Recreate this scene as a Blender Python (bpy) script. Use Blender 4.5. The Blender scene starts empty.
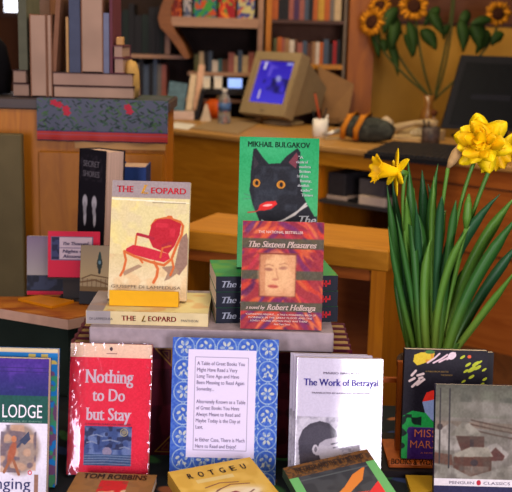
import bpy, math, random
import numpy as np
from mathutils import Vector, Matrix
random.seed(7); RNG = np.random.RandomState(5)
PI = math.pi
COL = bpy.context.scene.collection
scn = bpy.context.scene

# ------------------------------------------------------------------ camera
F, CX, CY = 1000.0, 256.0, 246.0
PITCH, ROLL = math.radians(12.0), math.radians(1.5)
EYE = Vector((0, 0, 1.22))
fw = Vector((0, math.cos(PITCH), -math.sin(PITCH)))
r0 = Vector((1, 0, 0)); u0 = Vector((0, math.sin(PITCH), math.cos(PITCH)))
rt = r0*math.cos(ROLL) + u0*math.sin(ROLL)
up = u0*math.cos(ROLL) - r0*math.sin(ROLL)
cd = bpy.data.cameras.new('camera'); cam = bpy.data.objects.new('camera', cd); COL.objects.link(cam)
cd.sensor_width = 36; cd.sensor_fit = 'HORIZONTAL'; cd.lens = F/512*36
cd.clip_start = 0.05; cd.clip_end = 60
cam.matrix_world = Matrix(((rt.x, up.x, -fw.x, EYE.x), (rt.y, up.y, -fw.y, EYE.y), (rt.z, up.z, -fw.z, EYE.z), (0, 0, 0, 1)))
scn.camera = cam
cd.dof.use_dof = True; cd.dof.focus_distance = 1.68; cd.dof.aperture_fstop = 8.0

# ------------------------------------------------------------------ light
scn.view_settings.view_transform = 'Standard'; scn.view_settings.look = 'None'
scn.view_settings.gamma = 1; scn.view_settings.use_curve_mapping = False
scn.view_settings.exposure = 1.1
w = bpy.data.worlds.new('world'); scn.world = w; w.use_nodes = True
w.node_tree.nodes['Background'].inputs[0].default_value = (0.85, 0.72, 0.66, 1)
w.node_tree.nodes['Background'].inputs[1].default_value = 0.05

def area(name, loc, target, sx, sy, power, col):
    l = bpy.data.lights.new(name, 'AREA'); l.shape = 'RECTANGLE'; l.size = sx; l.size_y = sy
    l.energy = power; l.color = col
    o = bpy.data.objects.new(name, l); COL.objects.link(o); o.location = loc
    d = Vector(target) - Vector(loc)
    o.rotation_euler = d.to_track_quat('-Z', 'Y').to_euler()
    return o
area('shop_window_daylight_left', (-1.32, -1.2, 1.15), (-0.3, 1.6, 0.7), 0.70, 1.5, 24, (0.93, 0.86, 1.0))
area('shop_window_daylight_right', (1.25, -1.2, 1.15), (0.2, 1.6, 0.7), 0.85, 1.5, 30, (0.93, 0.86, 1.0))
area('ceiling_light_front', (0.2, 1.0, 2.55), (0.1, 1.9, 0.5), 1.0, 0.6, 9, (1.0, 0.84, 0.70))
area('ceiling_light_middle', (0.4, 3.0, 2.6), (0.1, 3.2, 0.5), 1.2, 0.7, 14, (1.0, 0.80, 0.50))
area('ceiling_light_back', (-0.2, 4.6, 2.6), (0.0, 5.2, 0.7), 1.4, 0.7, 12, (1.0, 0.80, 0.50))

# ------------------------------------------------------------------ geometry of the view
def ray(px, py): return fw + rt*((px-CX)/F) + up*((CY-py)/F)
def at(px, py, Y): d = ray(px, py); return EYE + d*(Y/d.y)
def atz(px, py, z): d = ray(px, py); return EYE + d*((z-EYE.z)/d.z)
def proj(p):
    v = Vector(p) - EYE; d = v.dot(fw); return CX + F*v.dot(rt)/d, CY - F*v.dot(up)/d
def xfor(px, Y, z):
    x = 0.0
    for _ in range(6):
        a = proj((x, Y, z))[0]; b = proj((x+0.01, Y, z))[0]; x += (px-a)/(b-a)*0.01
    return x

# ------------------------------------------------------------------ materials
def lin(c):
    if isinstance(c, str): c = tuple(int(c[i:i+2], 16)/255 for i in (0, 2, 4))
    elif max(c) > 1: c = tuple(v/255 for v in c)
    return tuple(v/12.92 if v <= 0.04045 else ((v+0.055)/1.055)**2.4 for v in c)
MC = {}
def mat(name, c, rough=0.6, var=0.12, scale=30, metal=0, coat=0, bump=0.0, bscale=200, emit=0, trans=0):
    key = (name,)
    if key in MC: return MC[key]
    m = bpy.data.materials.new(name); m.use_nodes = True; nt = m.node_tree; b = nt.nodes['Principled BSDF']
    L = lin(c)
    tc = nt.nodes.new('ShaderNodeTexCoord'); n = nt.nodes.new('ShaderNodeTexNoise'); n.inputs['Scale'].default_value = scale
    n.inputs['Detail'].default_value = 4
    nt.links.new(tc.outputs['Object'], n.inputs['Vector'])
    r = nt.nodes.new('ShaderNodeValToRGB')
    r.color_ramp.elements[0].position = .3; r.color_ramp.elements[1].position = .7
    r.color_ramp.elements[0].color = (*[v*(1-var) for v in L], 1); r.color_ramp.elements[1].color = (*[min(1, v*(1+var)) for v in L], 1)
    nt.links.new(n.outputs['Fac'], r.inputs['Fac']); nt.links.new(r.outputs['Color'], b.inputs['Base Color'])
    b.inputs['Roughness'].default_value = rough; b.inputs['Metallic'].default_value = metal
    b.inputs['Coat Weight'].default_value = coat; b.inputs['Coat Roughness'].default_value = 0.1; b.inputs['Specular IOR Level'].default_value = .5 if (trans or metal or rough < .35) else .2
    b.inputs['Transmission Weight'].default_value = trans
    if emit:
        nt.links.new(r.outputs['Color'], b.inputs['Emission Color']); b.inputs['Emission Strength'].default_value = emit
    if bump:
        n2 = nt.nodes.new('ShaderNodeTexNoise'); n2.inputs['Scale'].default_value = bscale
        nt.links.new(tc.outputs['Object'], n2.inputs['Vector'])
        bp = nt.nodes.new('ShaderNodeBump'); bp.inputs['Strength'].default_value = bump; bp.inputs['Distance'].default_value = 0.002
        nt.links.new(n2.outputs['Fac'], bp.inputs['Height']); nt.links.new(bp.outputs['Normal'], b.inputs['Normal'])
    MC[key] = m; return m

def wood(name, c1, c2, scale=(1.5, 14, 14), rough=0.45, dist=2.0):
    m = bpy.data.materials.new(name); m.use_nodes = True; nt = m.node_tree; b = nt.nodes['Principled BSDF']
    tc = nt.nodes.new('ShaderNodeTexCoord'); mp = nt.nodes.new('ShaderNodeMapping'); mp.inputs['Scale'].default_value = scale
    n = nt.nodes.new('ShaderNodeTexNoise'); n.inputs['Scale'].default_value = 2.2; n.inputs['Detail'].default_value = 6; n.inputs['Distortion'].default_value = dist
    r = nt.nodes.new('ShaderNodeValToRGB'); r.color_ramp.elements[0].position = .32; r.color_ramp.elements[1].position = .68
    r.color_ramp.elements[0].color = (*lin(c1), 1); r.color_ramp.elements[1].color = (*lin(c2), 1)
    nt.links.new(tc.outputs['Object'], mp.inputs[0]); nt.links.new(mp.outputs[0], n.inputs['Vector'])
    nt.links.new(n.outputs['Fac'], r.inputs['Fac']); nt.links.new(r.outputs['Color'], b.inputs['Base Color'])
    b.inputs['Roughness'].default_value = rough; b.inputs['Specular IOR Level'].default_value = .25
    return m

def pages(name, c):            # a block of paper: fine lines along the thickness
    m = bpy.data.materials.new(name); m.use_nodes = True; nt = m.node_tree; b = nt.nodes['Principled BSDF']
    tc = nt.nodes.new('ShaderNodeTexCoord'); mp = nt.nodes.new('ShaderNodeMapping'); mp.inputs['Scale'].default_value = (8, 900, 8)
    n = nt.nodes.new('ShaderNodeTexNoise'); n.inputs['Scale'].default_value = 1.0; n.inputs['Detail'].default_value = 2
    r = nt.nodes.new('ShaderNodeValToRGB'); L = lin(c)
    r.color_ramp.elements[0].position = .3; r.color_ramp.elements[1].position = .7
    r.color_ramp.elements[0].color = (*[v*.7 for v in L], 1); r.color_ramp.elements[1].color = (*L, 1)
    nt.links.new(tc.outputs['Object'], mp.inputs[0]); nt.links.new(mp.outputs[0], n.inputs['Vector'])
    nt.links.new(n.outputs['Fac'], r.inputs['Fac']); nt.links.new(r.outputs['Color'], b.inputs['Base Color'])
    b.inputs['Roughness'].default_value = 0.8
    return m

def printed(name, rough=0.4, coat=0.0, coatr=0.12, bump=0.0, bscale=60):     # a printed surface: colours of the artwork
    m = bpy.data.materials.new(name); m.use_nodes = True; nt = m.node_tree; b = nt.nodes['Principled BSDF']
    a = nt.nodes.new('ShaderNodeAttribute'); a.attribute_name = 'ink'
    nt.links.new(a.outputs['Color'], b.inputs['Base Color'])
    b.inputs['Roughness'].default_value = rough; b.inputs['Coat Weight'].default_value = coat; b.inputs['Coat Roughness'].default_value = coatr; b.inputs['Specular IOR Level'].default_value = .18; b.inputs['Coat IOR'].default_value = 1.9
    if bump:
        tc = nt.nodes.new('ShaderNodeTexCoord'); n2 = nt.nodes.new('ShaderNodeTexNoise'); n2.inputs['Scale'].default_value = bscale
        nt.links.new(tc.outputs['Object'], n2.inputs['Vector'])
        bp = nt.nodes.new('ShaderNodeBump'); bp.inputs['Strength'].default_value = bump; bp.inputs['Distance'].default_value = 0.002
        nt.links.new(n2.outputs['Fac'], bp.inputs['Height']); nt.links.new(bp.outputs['Normal'], b.inputs['Coat Normal'])
    return m
PRINT_M = printed('printed matte card', 0.5)
PRINT_G = printed('printed glossy card', 0.5, 0.0)
PRINT_W = printed('printed card under laminate', 0.4, 1.0, 0.13, 0.25, 25)

W_OAK = wood('honey oak', (172, 110, 20), (196, 132, 34))
W_OAK2 = wood('honey oak upright grain', (160, 92, 8), (182, 112, 14), (14, 14, 1.5))
W_RED = wood('reddish oak', (142, 72, 24), (164, 90, 34), (1.5, 14, 14))
W_TOP = wood('worn counter wood', (160, 116, 58), (184, 138, 76))
W_SHELF = wood('pale shelf wood', (150, 112, 88), (170, 130, 104))
W_DARK = wood('dark brown wood', (62, 36, 22), (84, 48, 28))
W_EASEL = wood('easel wood', (150, 70, 20), (178, 92, 30), (14, 14, 2))
M_PAGE = pages('cream paper block', (226, 208, 178))
M_PAGE2 = pages('greyish paper block', (196, 160, 132))
M_BLACK = mat('matte black plastic', (22, 22, 26), 0.5)
M_WHITE = mat('white card', (228, 222, 214), 0.6)

# ------------------------------------------------------------------ objects
def link(o, parent=None):
    COL.objects.link(o)
    if parent is not None: o.parent = parent
    return o
def tag(o, label, cat, group=None, kind=None):
    if label: o['label'] = label
    if cat: o['category'] = cat
    if group: o['group'] = group
    if kind: o['kind'] = kind
    return o
def empty(name, loc=(0, 0, 0), label=None, cat=None, group=None, rz=0, M=None):
    o = bpy.data.objects.new(name, None); o.empty_display_size = .02; COL.objects.link(o)
    if M is not None: o.matrix_world = M
    else: o.location = loc; o.rotation_euler = (0, 0, rz)
    return tag(o, label, cat, group)

class MB:
    def __init__(s): s.v = []; s.f = []; s.mi = []; s.sm = []
    def add(s, vs, fs, mi=0, smooth=False, M=None):
        b = len(s.v)
        s.v += [tuple(M @ Vector(p)) if M else tuple(p) for p in vs]
        s.f += [tuple(i+b for i in f) for f in fs]; s.mi += [mi]*len(fs); s.sm += [smooth]*len(fs); return s
    def box(s, x0, y0, z0, x1, y1, z1, mi=0, M=None, bev=0.0):
        x0, x1 = sorted((x0, x1)); y0, y1 = sorted((y0, y1)); z0, z1 = sorted((z0, z1))
        if bev <= 0:
            v = [(x, y, z) for z in (z0, z1) for y in (y0, y1) for x in (x0, x1)]
            f = [(0, 2, 3, 1), (4, 5, 7, 6), (0, 1, 5, 4), (2, 6, 7, 3), (0, 4, 6, 2), (1, 3, 7, 5)]
            return s.add(v, f, mi, False, M)
        b = min(bev, (x1-x0)/2.01, (y1-y0)/2.01, (z1-z0)/2.01)
        ring = lambda i: [(x0+i, y0+b), (x0+b, y0+i), (x1-b, y0+i), (x1-i, y0+b), (x1-i, y1-b), (x1-b, y1-i), (x0+b, y1-i), (x0+i, y1-b)]
        def r8(i, z):
            return [(x0+(i if False else 0), y, z) for y in ()]
        lo = [(x0+b, y0+b), (x1-b, y0+b), (x1-b, y1-b), (x0+b, y1-b)]
        v = [(x, y, z0) for x, y in lo] + [(x, y, z0+b) for x, y in ring(0)] + [(x, y, z1-b) for x, y in ring(0)] + [(x, y, z1) for x, y in lo]
        f = [(3, 2, 1, 0), (20, 21, 22, 23)]
        for k in range(8): f.append((4+k, 4+(k+1) % 8, 12+(k+1) % 8, 12+k))
        q = [(7, 0, 0), ]
        cor = [(0, 1), (2, 3), (4, 5), (6, 7)]
        for c, (a, d) in enumerate(cor):
            f.append((c, 4+d, 4+a)); f.append((20+c, 12+a, 12+d))
            n = (c+1) % 4; f.append((c, n, 4+cor[n][0], 4+d)); f.append((20+n, 20+c, 12+d, 12+cor[n][0]))
        return s.add(v, f, mi, False, M)
    def lathe(s, prof, seg=24, mi=0, c=(0, 0, 0), M=None, smooth=True, wob=None):
        vs = []; fs = []
        for r, z in prof:
            for k in range(seg):
                a = 2*PI*k/seg; rr = r*(wob(a) if wob else 1); vs.append((c[0]+rr*math.cos(a), c[1]+rr*math.sin(a), c[2]+z))
        n = len(prof)
        for i in range(n-1):
            for k in range(seg):
                fs.append((i*seg+k, i*seg+(k+1) % seg, (i+1)*seg+(k+1) % seg, (i+1)*seg+k))
        fs.append(tuple(range(seg-1, -1, -1))); fs.append(tuple((n-1)*seg+k for k in range(seg)))
        return s.add(vs, fs, mi, smooth, M)
    def tube(s, pts, rad, seg=8, mi=0, M=None):
        pts = [Vector(p) for p in pts]; vs = []; fs = []
        if not isinstance(rad, (list, tuple)): rad = [rad]*len(pts)
        ref = Vector((0.3, 0.9, 0.2))
        for i, p in enumerate(pts):
            t = (pts[min(i+1, len(pts)-1)] - pts[max(i-1, 0)]).normalized()
            a = t.cross(ref)
            if a.length < .05: a = t.cross(Vector((1, 0, 0)))
            a.normalize(); b = t.cross(a)
            for k in range(seg):
                an = 2*PI*k/seg; vs.append(p + (a*math.cos(an) + b*math.sin(an))*rad[i])
        n = len(pts)
        for i in range(n-1):
            for k in range(seg): fs.append((i*seg+k, i*seg+(k+1) % seg, (i+1)*seg+(k+1) % seg, (i+1)*seg+k))
        fs.append(tuple(range(seg-1, -1, -1))); fs.append(tuple((n-1)*seg+k for k in range(seg)))
        return s.add(vs, fs, mi, True, M)
    def prism(s, poly, y0, y1, mi=0, M=None):      # polygon in x,z pushed along y
        n = len(poly); v = [(x, y0, z) for x, z in poly] + [(x, y1, z) for x, z in poly]
        f = [tuple(range(n)), tuple(range(2*n-1, n-1, -1))] + [(i, n+i, n+(i+1) % n, (i+1) % n) for i in range(n)]
        return s.add(v, f, mi, False, M)
    def build(s, name, mats, parent=None):
        me = bpy.data.meshes.new(name); me.from_pydata(s.v, [], s.f)
        if not isinstance(mats, (list, tuple)): mats = [mats]
        for m in mats: me.materials.append(m)
        me.polygons.foreach_set('material_index', s.mi); me.polygons.foreach_set('use_smooth', s.sm)
        import bmesh
        bm = bmesh.new(); bm.from_mesh(me); bmesh.ops.recalc_face_normals(bm, faces=bm.faces); bm.to_mesh(me); bm.free()
        me.update()
        return link(bpy.data.objects.new(name, me), parent)

def pbox(px0, py0, px1, py1, Y, dep):    # world box whose front fills this part of the view at distance Y
    cx, cy = (px0+px1)/2, (py0+py1)/2
    return (at(px0, cy, Y).x, Y, at(cx, py1, Y).z, at(px1, cy, Y).x, Y+dep, at(cx, py0, Y).z)

# ------------------------------------------------------------------ artwork canvases (units: picture elements of the cover)
def vnoise(h, w, cells, seed):
    r = np.random.RandomState(seed); gy = max(2, int(cells*h/w)+2); gx = cells+2
    g = r.rand(gy, gx)
    y = np.linspace(0, gy-1.001, h); x = np.linspace(0, gx-1.001, w)
    yi = y.astype(int); xi = x.astype(int); fy = (y-yi)[:, None]; fx = (x-xi)[None, :]
    fy = fy*fy*(3-2*fy); fx = fx*fx*(3-2*fx)
    return (g[yi][:, xi]*(1-fy)*(1-fx) + g[yi+1][:, xi]*fy*(1-fx) + g[yi][:, xi+1]*(1-fy)*fx + g[yi+1][:, xi+1]*fy*fx)
class Art:
    def __init__(s, w, h, bg, k=2.0):
        s.w, s.h, s.k = w, h, k; s.nx = int(w*k)+1; s.ny = int(h*k)+1
        s.X, s.Y = np.meshgrid(np.linspace(0, w, s.nx), np.linspace(0, h, s.ny))
        s.c = np.zeros((s.ny, s.nx, 3)); s.c[:] = np.array(bg)/255.
    def put(s, m, col, a=1.0):
        m = (np.clip(m, 0, 1)*a)[..., None]; s.c = s.c*(1-m) + (np.array(col)/255.)*m; return s
    def rect(s, x0, y0, x1, y1, col, a=1): return s.put(((s.X >= x0) & (s.X <= x1) & (s.Y >= y0) & (s.Y <= y1)).astype(float), col, a)
    def poly(s, pts, col, a=1):
        m = np.zeros_like(s.X, bool); n = len(pts)
        for i in range(n):
            (x0, y0), (x1, y1) = pts[i], pts[(i+1) % n]
            if y0 == y1: continue
            c = ((s.Y >= min(y0, y1)) & (s.Y < max(y0, y1))); xx = x0 + (s.Y-y0)*(x1-x0)/(y1-y0); m ^= c & (s.X < xx)
        return s.put(m.astype(float), col, a)
    def ell(s, cx, cy, rx, ry, col, rot=0, a=1, soft=0.0):
        t = math.radians(rot); dx, dy = s.X-cx, s.Y-cy
        u = (dx*math.cos(t)+dy*math.sin(t))/rx; v = (-dx*math.sin(t)+dy*math.cos(t))/ry; r = np.sqrt(u*u+v*v)
        m = (r < 1).astype(float) if soft == 0 else np.clip((1-r)/soft+.5, 0, 1)
        return s.put(m, col, a)
    def ring(s, cx, cy, r, wd, col, a=1):
        d = np.abs(np.hypot(s.X-cx, s.Y-cy)-r); return s.put((d < wd/2).astype(float), col, a)
    def line(s, pts, wd, col, a=1):
        m = np.zeros_like(s.X)
        for (x0, y0), (x1, y1) in zip(pts[:-1], pts[1:]):
            dx, dy = x1-x0, y1-y0; L = dx*dx+dy*dy+1e-9
            t = np.clip(((s.X-x0)*dx+(s.Y-y0)*dy)/L, 0, 1); d = np.hypot(s.X-x0-t*dx, s.Y-y0-t*dy)
            m = np.maximum(m, np.clip((wd/2-d)*s.k+.5, 0, 1))
        return s.put(m, col, a)
    def mix(s, col, cells, seed, lo=.45, hi=.6, a=1, box=None, stretch=1):
        n = vnoise(s.ny, s.nx, cells, seed)
        if stretch != 1: n = np.repeat(vnoise(int(s.ny/1)+1, max(3, int(s.nx/stretch)), max(2, int(cells/stretch)), seed), stretch, axis=1)[:s.ny, :s.nx] if False else n
        m = np.clip((n-lo)/(hi-lo), 0, 1)
        if box: m = m*((s.X >= box[0]) & (s.X <= box[2]) & (s.Y >= box[1]) & (s.Y <= box[3]))
        return s.put(m, col, a)
    def blur(s, n=1):
        for _ in range(n):
            p = np.pad(s.c, ((1, 1), (1, 1), (0, 0)), 'edge'); s.c = (p[:-2, 1:-1]+p[2:, 1:-1]+p[1:-1, :-2]+p[1:-1, 2:]+2*p[1:-1, 1:-1])/6
        return s
    def grain(s, amp, cells=60, seed=1):
        s.c = np.clip(s.c + (vnoise(s.ny, s.nx, cells, seed)[..., None]-.5)*amp, 0, 1); return s
    def vgrad(s, y0, y1, c0, c1, x0=0, x1=1e9):
        t = np.clip((s.Y-y0)/(y1-y0), 0, 1)[..., None]; g = np.array(c0)/255.*(1-t) + np.array(c1)/255.*t
        m = ((s.Y >= y0) & (s.Y <= y1) & (s.X >= x0) & (s.X <= x1))[..., None]; s.c = np.where(m, g, s.c); return s

def art_mesh(name, art, w, h, y=0.0, warp=None, extra=None, mats=(None,), parent=None, x0=None):
    """front face (painted grid, facing -y) plus optional plain geometry (MB) as one mesh"""
    if x0 is None: x0 = -w/2
    nx, ny = art.nx, art.ny
    xs = x0 + art.X/art.w*w; zs = h - art.Y/art.h*h
    ys = np.full_like(xs, y)
    if warp: ys = ys + warp(xs/w+.5, zs/h)
    V = np.stack([xs, ys, zs], -1).reshape(-1, 3)
    idx = np.arange(nx*ny).reshape(ny, nx)
    Q = np.stack([idx[1:, :-1], idx[1:, 1:], idx[:-1, 1:], idx[:-1, :-1]], -1).reshape(-1, 4)
    C = np.ones((nx*ny, 4)); c = art.c.reshape(-1, 3)
    C[:, :3] = np.where(c <= .04045, c/12.92, ((c+.055)/1.055)**2.4)
    v = V.tolist(); f = [tuple(q) for q in Q.tolist()]; mi = [0]*len(f)
    if extra is not None:
        b = len(v); v += extra.v; f += [tuple(i+b for i in q) for q in extra.f]; mi += [m+1 for m in extra.mi]
        C = np.vstack([C, np.tile([.5, .5, .5, 1], (len(extra.v), 1))])
    me = bpy.data.meshes.new(name); me.from_pydata(v, [], f)
    for m in mats: me.materials.append(m)
    me.polygons.foreach_set('material_index', mi)
    if warp:
        me.polygons.foreach_set('use_smooth', [i < len(Q) for i in range(len(f))])
    at_ = me.color_attributes.new('ink', 'FLOAT_COLOR', 'POINT'); at_.data.foreach_set('color', C.reshape(-1)); me.update()
    return link(bpy.data.objects.new(name, me), parent)

# ------------------------------------------------------------------ lettering
TC = {}
def glyphs(s, serif):
    key = (s, serif)
    if key in TC: return TC[key]
    cu = bpy.data.curves.new('lettering', 'FONT'); cu.body = s; cu.resolution_u = 3; cu.space_line = 1.0
    o = bpy.data.objects.new('lettering', cu); COL.objects.link(o)
    dg = bpy.context.evaluated_depsgraph_get(); me = bpy.data.meshes.new_from_object(o.evaluated_get(dg))
    V = [(v.co.x, v.co.y) for v in me.vertices]; Fs = [tuple(p.vertices) for p in me.polygons]
    bpy.data.objects.remove(o); bpy.data.curves.remove(cu)
    if serif:
        cnt = {}
        for f in Fs:
            for a, b in zip(f, f[1:]+f[:1]): cnt[(min(a, b), max(a, b))] = cnt.get((min(a, b), max(a, b)), 0)+1
        add = []
        for (a, b), n in cnt.items():
            if n != 1: continue
            (xa, ya), (xb, yb) = V[a], V[b]
            if abs(ya-yb) < .004 and .05 < abs(xa-xb) < .13:
                for lv in (0.0, .449, .682):
                    if abs(ya-lv) < .012:
                        add.append((min(xa, xb), max(xa, xb), ya)); break
        V0, F0 = V, Fs; V = []; Fs = []
        for sh in (0, .03, .055):
            b = len(V); V += [(x+sh, y) for x, y in V0]; Fs += [tuple(i+b for i in f) for f in F0]
        for xa, xb, y in add:
            b = len(V); y2 = y+.04 if y < .1 else y-.04
            V += [(xa-.055, y), (xb+.11, y), (xb+.11, y2), (xa-.055, y2)]; Fs.append((b, b+1, b+2, b+3))
    TC[key] = (V, Fs); return TC[key]
def text(parent, name, s, m, org, xd, yd, width, cap, serif=False, shear=0, eps=0.0006, warp=None, align='C'):
    V, Fs = glyphs(s, serif)
    if not V: return None
    x0 = min(v[0] for v in V); x1 = max(v[0] for v in V)
    org, xd, yd = Vector(org), Vector(xd).normalized(), Vector(yd).normalized(); n = xd.cross(yd)
    sx = width/(x1-x0); sy = cap/.682
    vs = []
    for x, y in V:
        p = org + xd*((x-x0)*sx + shear*y*sy) + yd*(y*sy) + n*eps
        if warp: p.y += warp(p)
        vs.append(tuple(p))
    me = bpy.data.meshes.new(name); me.from_pydata(vs, [], Fs); me.materials.append(m); me.update()
    return link(bpy.data.objects.new(name, me), parent)

# ------------------------------------------------------------------ books
def frame(xl, yl, xr, Y, z, yaw=0, lean=0):
    """a board standing on height z at distance Y; (xl,yl) its top-left, xr the column of its top-right"""
    yaw, lean = math.radians(yaw), math.radians(lean)
    ux = Vector((math.cos(yaw), math.sin(yaw), 0)); ub = Vector((-math.sin(yaw), math.cos(yaw), 0))
    uz = Vector((0, 0, 1))*math.cos(lean) + ub*math.sin(lean); uy = ub*math.cos(lean) - Vector((0, 0, 1))*math.sin(lean)
    C = Vector((xfor((xl+xr)/2, Y, z), Y, z)); d = ray(xl, yl)
    TL = EYE + d*((C-EYE).dot(uy)/d.dot(uy))
    lo, hi = 0.0, 0.8
    for _ in range(40):
        m_ = (lo+hi)/2
        if proj(TL+ux*m_)[0] < xr: lo = m_
        else: hi = m_
    wd = lo; ht = (TL.z-z)/uz.z
    O = TL + ux*(wd/2) - uz*ht
    return O, ux, uy, uz, wd, ht
def mtx(O, ux, uy, uz): return Matrix(((ux.x, uy.x, uz.x, O.x), (ux.y, uy.y, uz.y, O.y), (ux.z, uy.z, uz.z, O.z), (0, 0, 0, 1)))

def book_parts(root, w, h, t, art, pm, cover_c, spine_c=None, hard=False, print_m=None, warp=None, edge=None):
    c = .0025 if hard else .0009; ins = .003 if hard else .0006
    cm = cover_c; sm = spine_c or cover_c
    ex = MB().box(-w/2, .0003, 0, w/2, .0003+c, h)
    fc = art_mesh('front_cover', art, w, h, 0, warp, ex, (print_m or PRINT_G, edge or cm), root)
    MB().box(-w/2, t-c, 0, w/2, t, h).build('back_cover', cm, root)
    sp = MB()
    if hard:
        n = 8; prof = [(-w/2 - .004*math.sin(PI*i/n)+.002, t*i/n) for i in range(n+1)]
        poly = prof + [(-w/2+.004, t), (-w/2+.004, 0)]
        vs = [(x, y, 0) for x, y in poly] + [(x, y, h) for x, y in poly]; k = len(poly)
        sp.add(vs, [tuple(range(k)), tuple(range(2*k-1, k-1, -1))] + [(i, (i+1) % k, k+(i+1) % k, k+i) for i in range(k)])
    else: sp.box(-w/2-.0003, .0004, 0, -w/2+.0006, t-.0002, h)
    sp.build('spine', sm, root)
    MB().box(-w/2+.0012, c+.0004, ins, w/2-ins, t-c-.0002, h-ins).build('page_block', pm, root)
    return fc
def ctext(fc, s, m, w, h, aw, ah, x0, x1, yb, cap, **k):
    return text(fc, k.pop('name', 'printed_title'), s, m, (-w/2+x0/aw*w, -.0004, h-yb/ah*h), (1, 0, 0), (0, 0, 1), (x1-x0)/aw*w, cap/ah*h, **k)

INK = lambda n, c: mat('ink '+n, c, .5, .03)
K = INK('black', (22, 20, 24)); WI = INK('white', (238, 232, 236)); RED = INK('red', (196, 20, 30)); GOLD = mat('gold leaf', (150, 110, 44), .45, .1)

# ================================================================== SETTING
def struct(name, mb, m): o = mb.build(name, m); o['kind'] = 'structure'; return o
struct('floor', MB().box(-3.4, -1.6, -.04, 3.4, 6.6, 0), wood('floor boards', (70, 42, 24), (96, 58, 32), (14, 1.5, 14)))
M_WALL = mat('dim brown plaster wall', (92, 56, 34), .9, .06, 4)
struct('wall_back', MB().box(-3.4, 6.4, 0, 3.4, 6.5, 2.8), M_WALL)
struct('wall_left', MB().box(-3.5, -1.6, 0, -3.4, 6.5, 2.8), M_WALL)
struct('wall_right', MB().box(3.4, -1.6, 0, 3.5, 6.5, 2.8), M_WALL)
struct('ceiling', MB().box(-3.5, -.6, 2.8, 3.5, 6.5, 2.86), mat('white ceiling', (200, 190, 176), .9, .05, 3))

# ================================================================== window ledge and its cloth
LZ = .50
def ledge_cloth():
    t = empty('display_table', (0, 1.55, 0), 'low display table under the front row of books', 'table')
    MB().box(-.9, -.35, LZ-.034, .9, .338, LZ-.004, bev=.004).build('tabletop', W_DARK, t)
    for x in (-.84, .84):
        for y in (-.3, .29): MB().box(x-.025, y-.025, 0, x+.025, y+.025, LZ-.034).build('leg', W_DARK, t)
    a = Art(360, 160, (20, 26, 30), 2)
    r = random.Random(3)
    for i in range(420):
        x, y = r.uniform(0, 360), r.uniform(0, 160); c = r.choice([(50, 100, 50), (200, 50, 40), (50, 64, 110), (96, 130, 60), (170, 96, 50), (26, 40, 30), (16, 18, 22)])
        a.ell(x, y, r.uniform(1.5, 6), r.uniform(1, 3), c, r.uniform(0, 180), .8, .4)
    nx, ny = a.nx, a.ny
    m = printed('dark floral print', .85)
    o = art_mesh('tablecloth', a, 1.84, .708, 0, None, MB().box(-.92, .0002, 0, .92, .0035, .708), (m, mat('cloth back', (26, 30, 32), .9)))
    o.matrix_world = mtx(Vector((0, 1.18, LZ)), Vector((1, 0, 0)), Vector((0, 0, -1)), Vector((0, 1, 0)))
    tag(o, 'dark cloth printed with red and green flowers, under the front row of books', 'tablecloth')
ledge_cloth()

# ================================================================== maroon volumes carrying the grey board
M_MAR = mat('maroon leatherette', (84, 22, 40), .45, .2, 40, bump=.3)
def maroon_art():
    a = Art(110, 130, (92, 24, 44), 1.5); a.mix((64, 14, 32), 10, 4)
    for cx, cy, sx, sy in ((4, 4, 1, 1), (106, 4, -1, 1), (4, 126, 1, -1), (106, 126, -1, -1)):
        for o in (0,):
            a.line([(cx, cy), (cx+17*sx, cy), (cx, cy+20*sy), (cx, cy)][0:4], 1.3, (168, 128, 52))
            a.line([(cx+3*sx, cy+3*sy), (cx+10*sx, cy+3*sy), (cx+3*sx, cy+12*sy), (cx+3*sx, cy+3*sy)], .8, (140, 104, 44))
    a.line([(26, 4), (84, 4)], .9, (150, 112, 48)); a.line([(4, 28), (106, 28)], .7, (46, 12, 24))
    return a
MART = maroon_art()
def maroon(first, X, Y, i, side):
    w_, h_, t_ = .178, .199, .031
    words = ['frontmost', 'second from the front', 'third from the front', 'fourth from the front', 'rearmost']
    if first is None:
        r = empty('hardcover_book'); book_parts(r, w_, h_, t_, MART, mat('yellowed page edge', (150, 120, 76), .8), M_MAR, None, True, PRINT_G)
        g = MB().box(-w_/2, .0026, h_-.0002, w_/2, .0045, h_+.0002)
    else:
        r = first.copy(); COL.objects.link(r)
        for ch in first.children: c = ch.copy(); COL.objects.link(c); c.parent = r
    r.location = (X, Y, LZ+.0002); r.rotation_euler = (0, 0, 0)
    tag(r, 'maroon gold-cornered book, %s in the %s row under the board' % (words[i], side), 'book', 'maroon volumes under the grey board')
    return r
f0 = None
XL = xfor(123, 1.62, .70); XR = xfor(300, 1.62, .70)
for side, X in (('left', XL), ('right', XR)):
    for i in range(5):
        o = maroon(f0, X, 1.622+i*.0325, i, side); f0 = f0 or o

# grey board
SZ = .7005; ST = .034
xa, xb = xfor(89, 1.60, SZ+ST), xfor(334, 1.60, SZ+ST)
gb = MB().box(xa, 1.60, SZ, xb, 1.86, SZ+ST, bev=.002).build('display_board', mat('grey lavender board', (150, 136, 140), .7, .14, 60))
tag(gb, 'grey lavender slab lying across the maroon books, carrying the upper books', 'board')
SZT = SZ+ST+.0003

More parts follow.
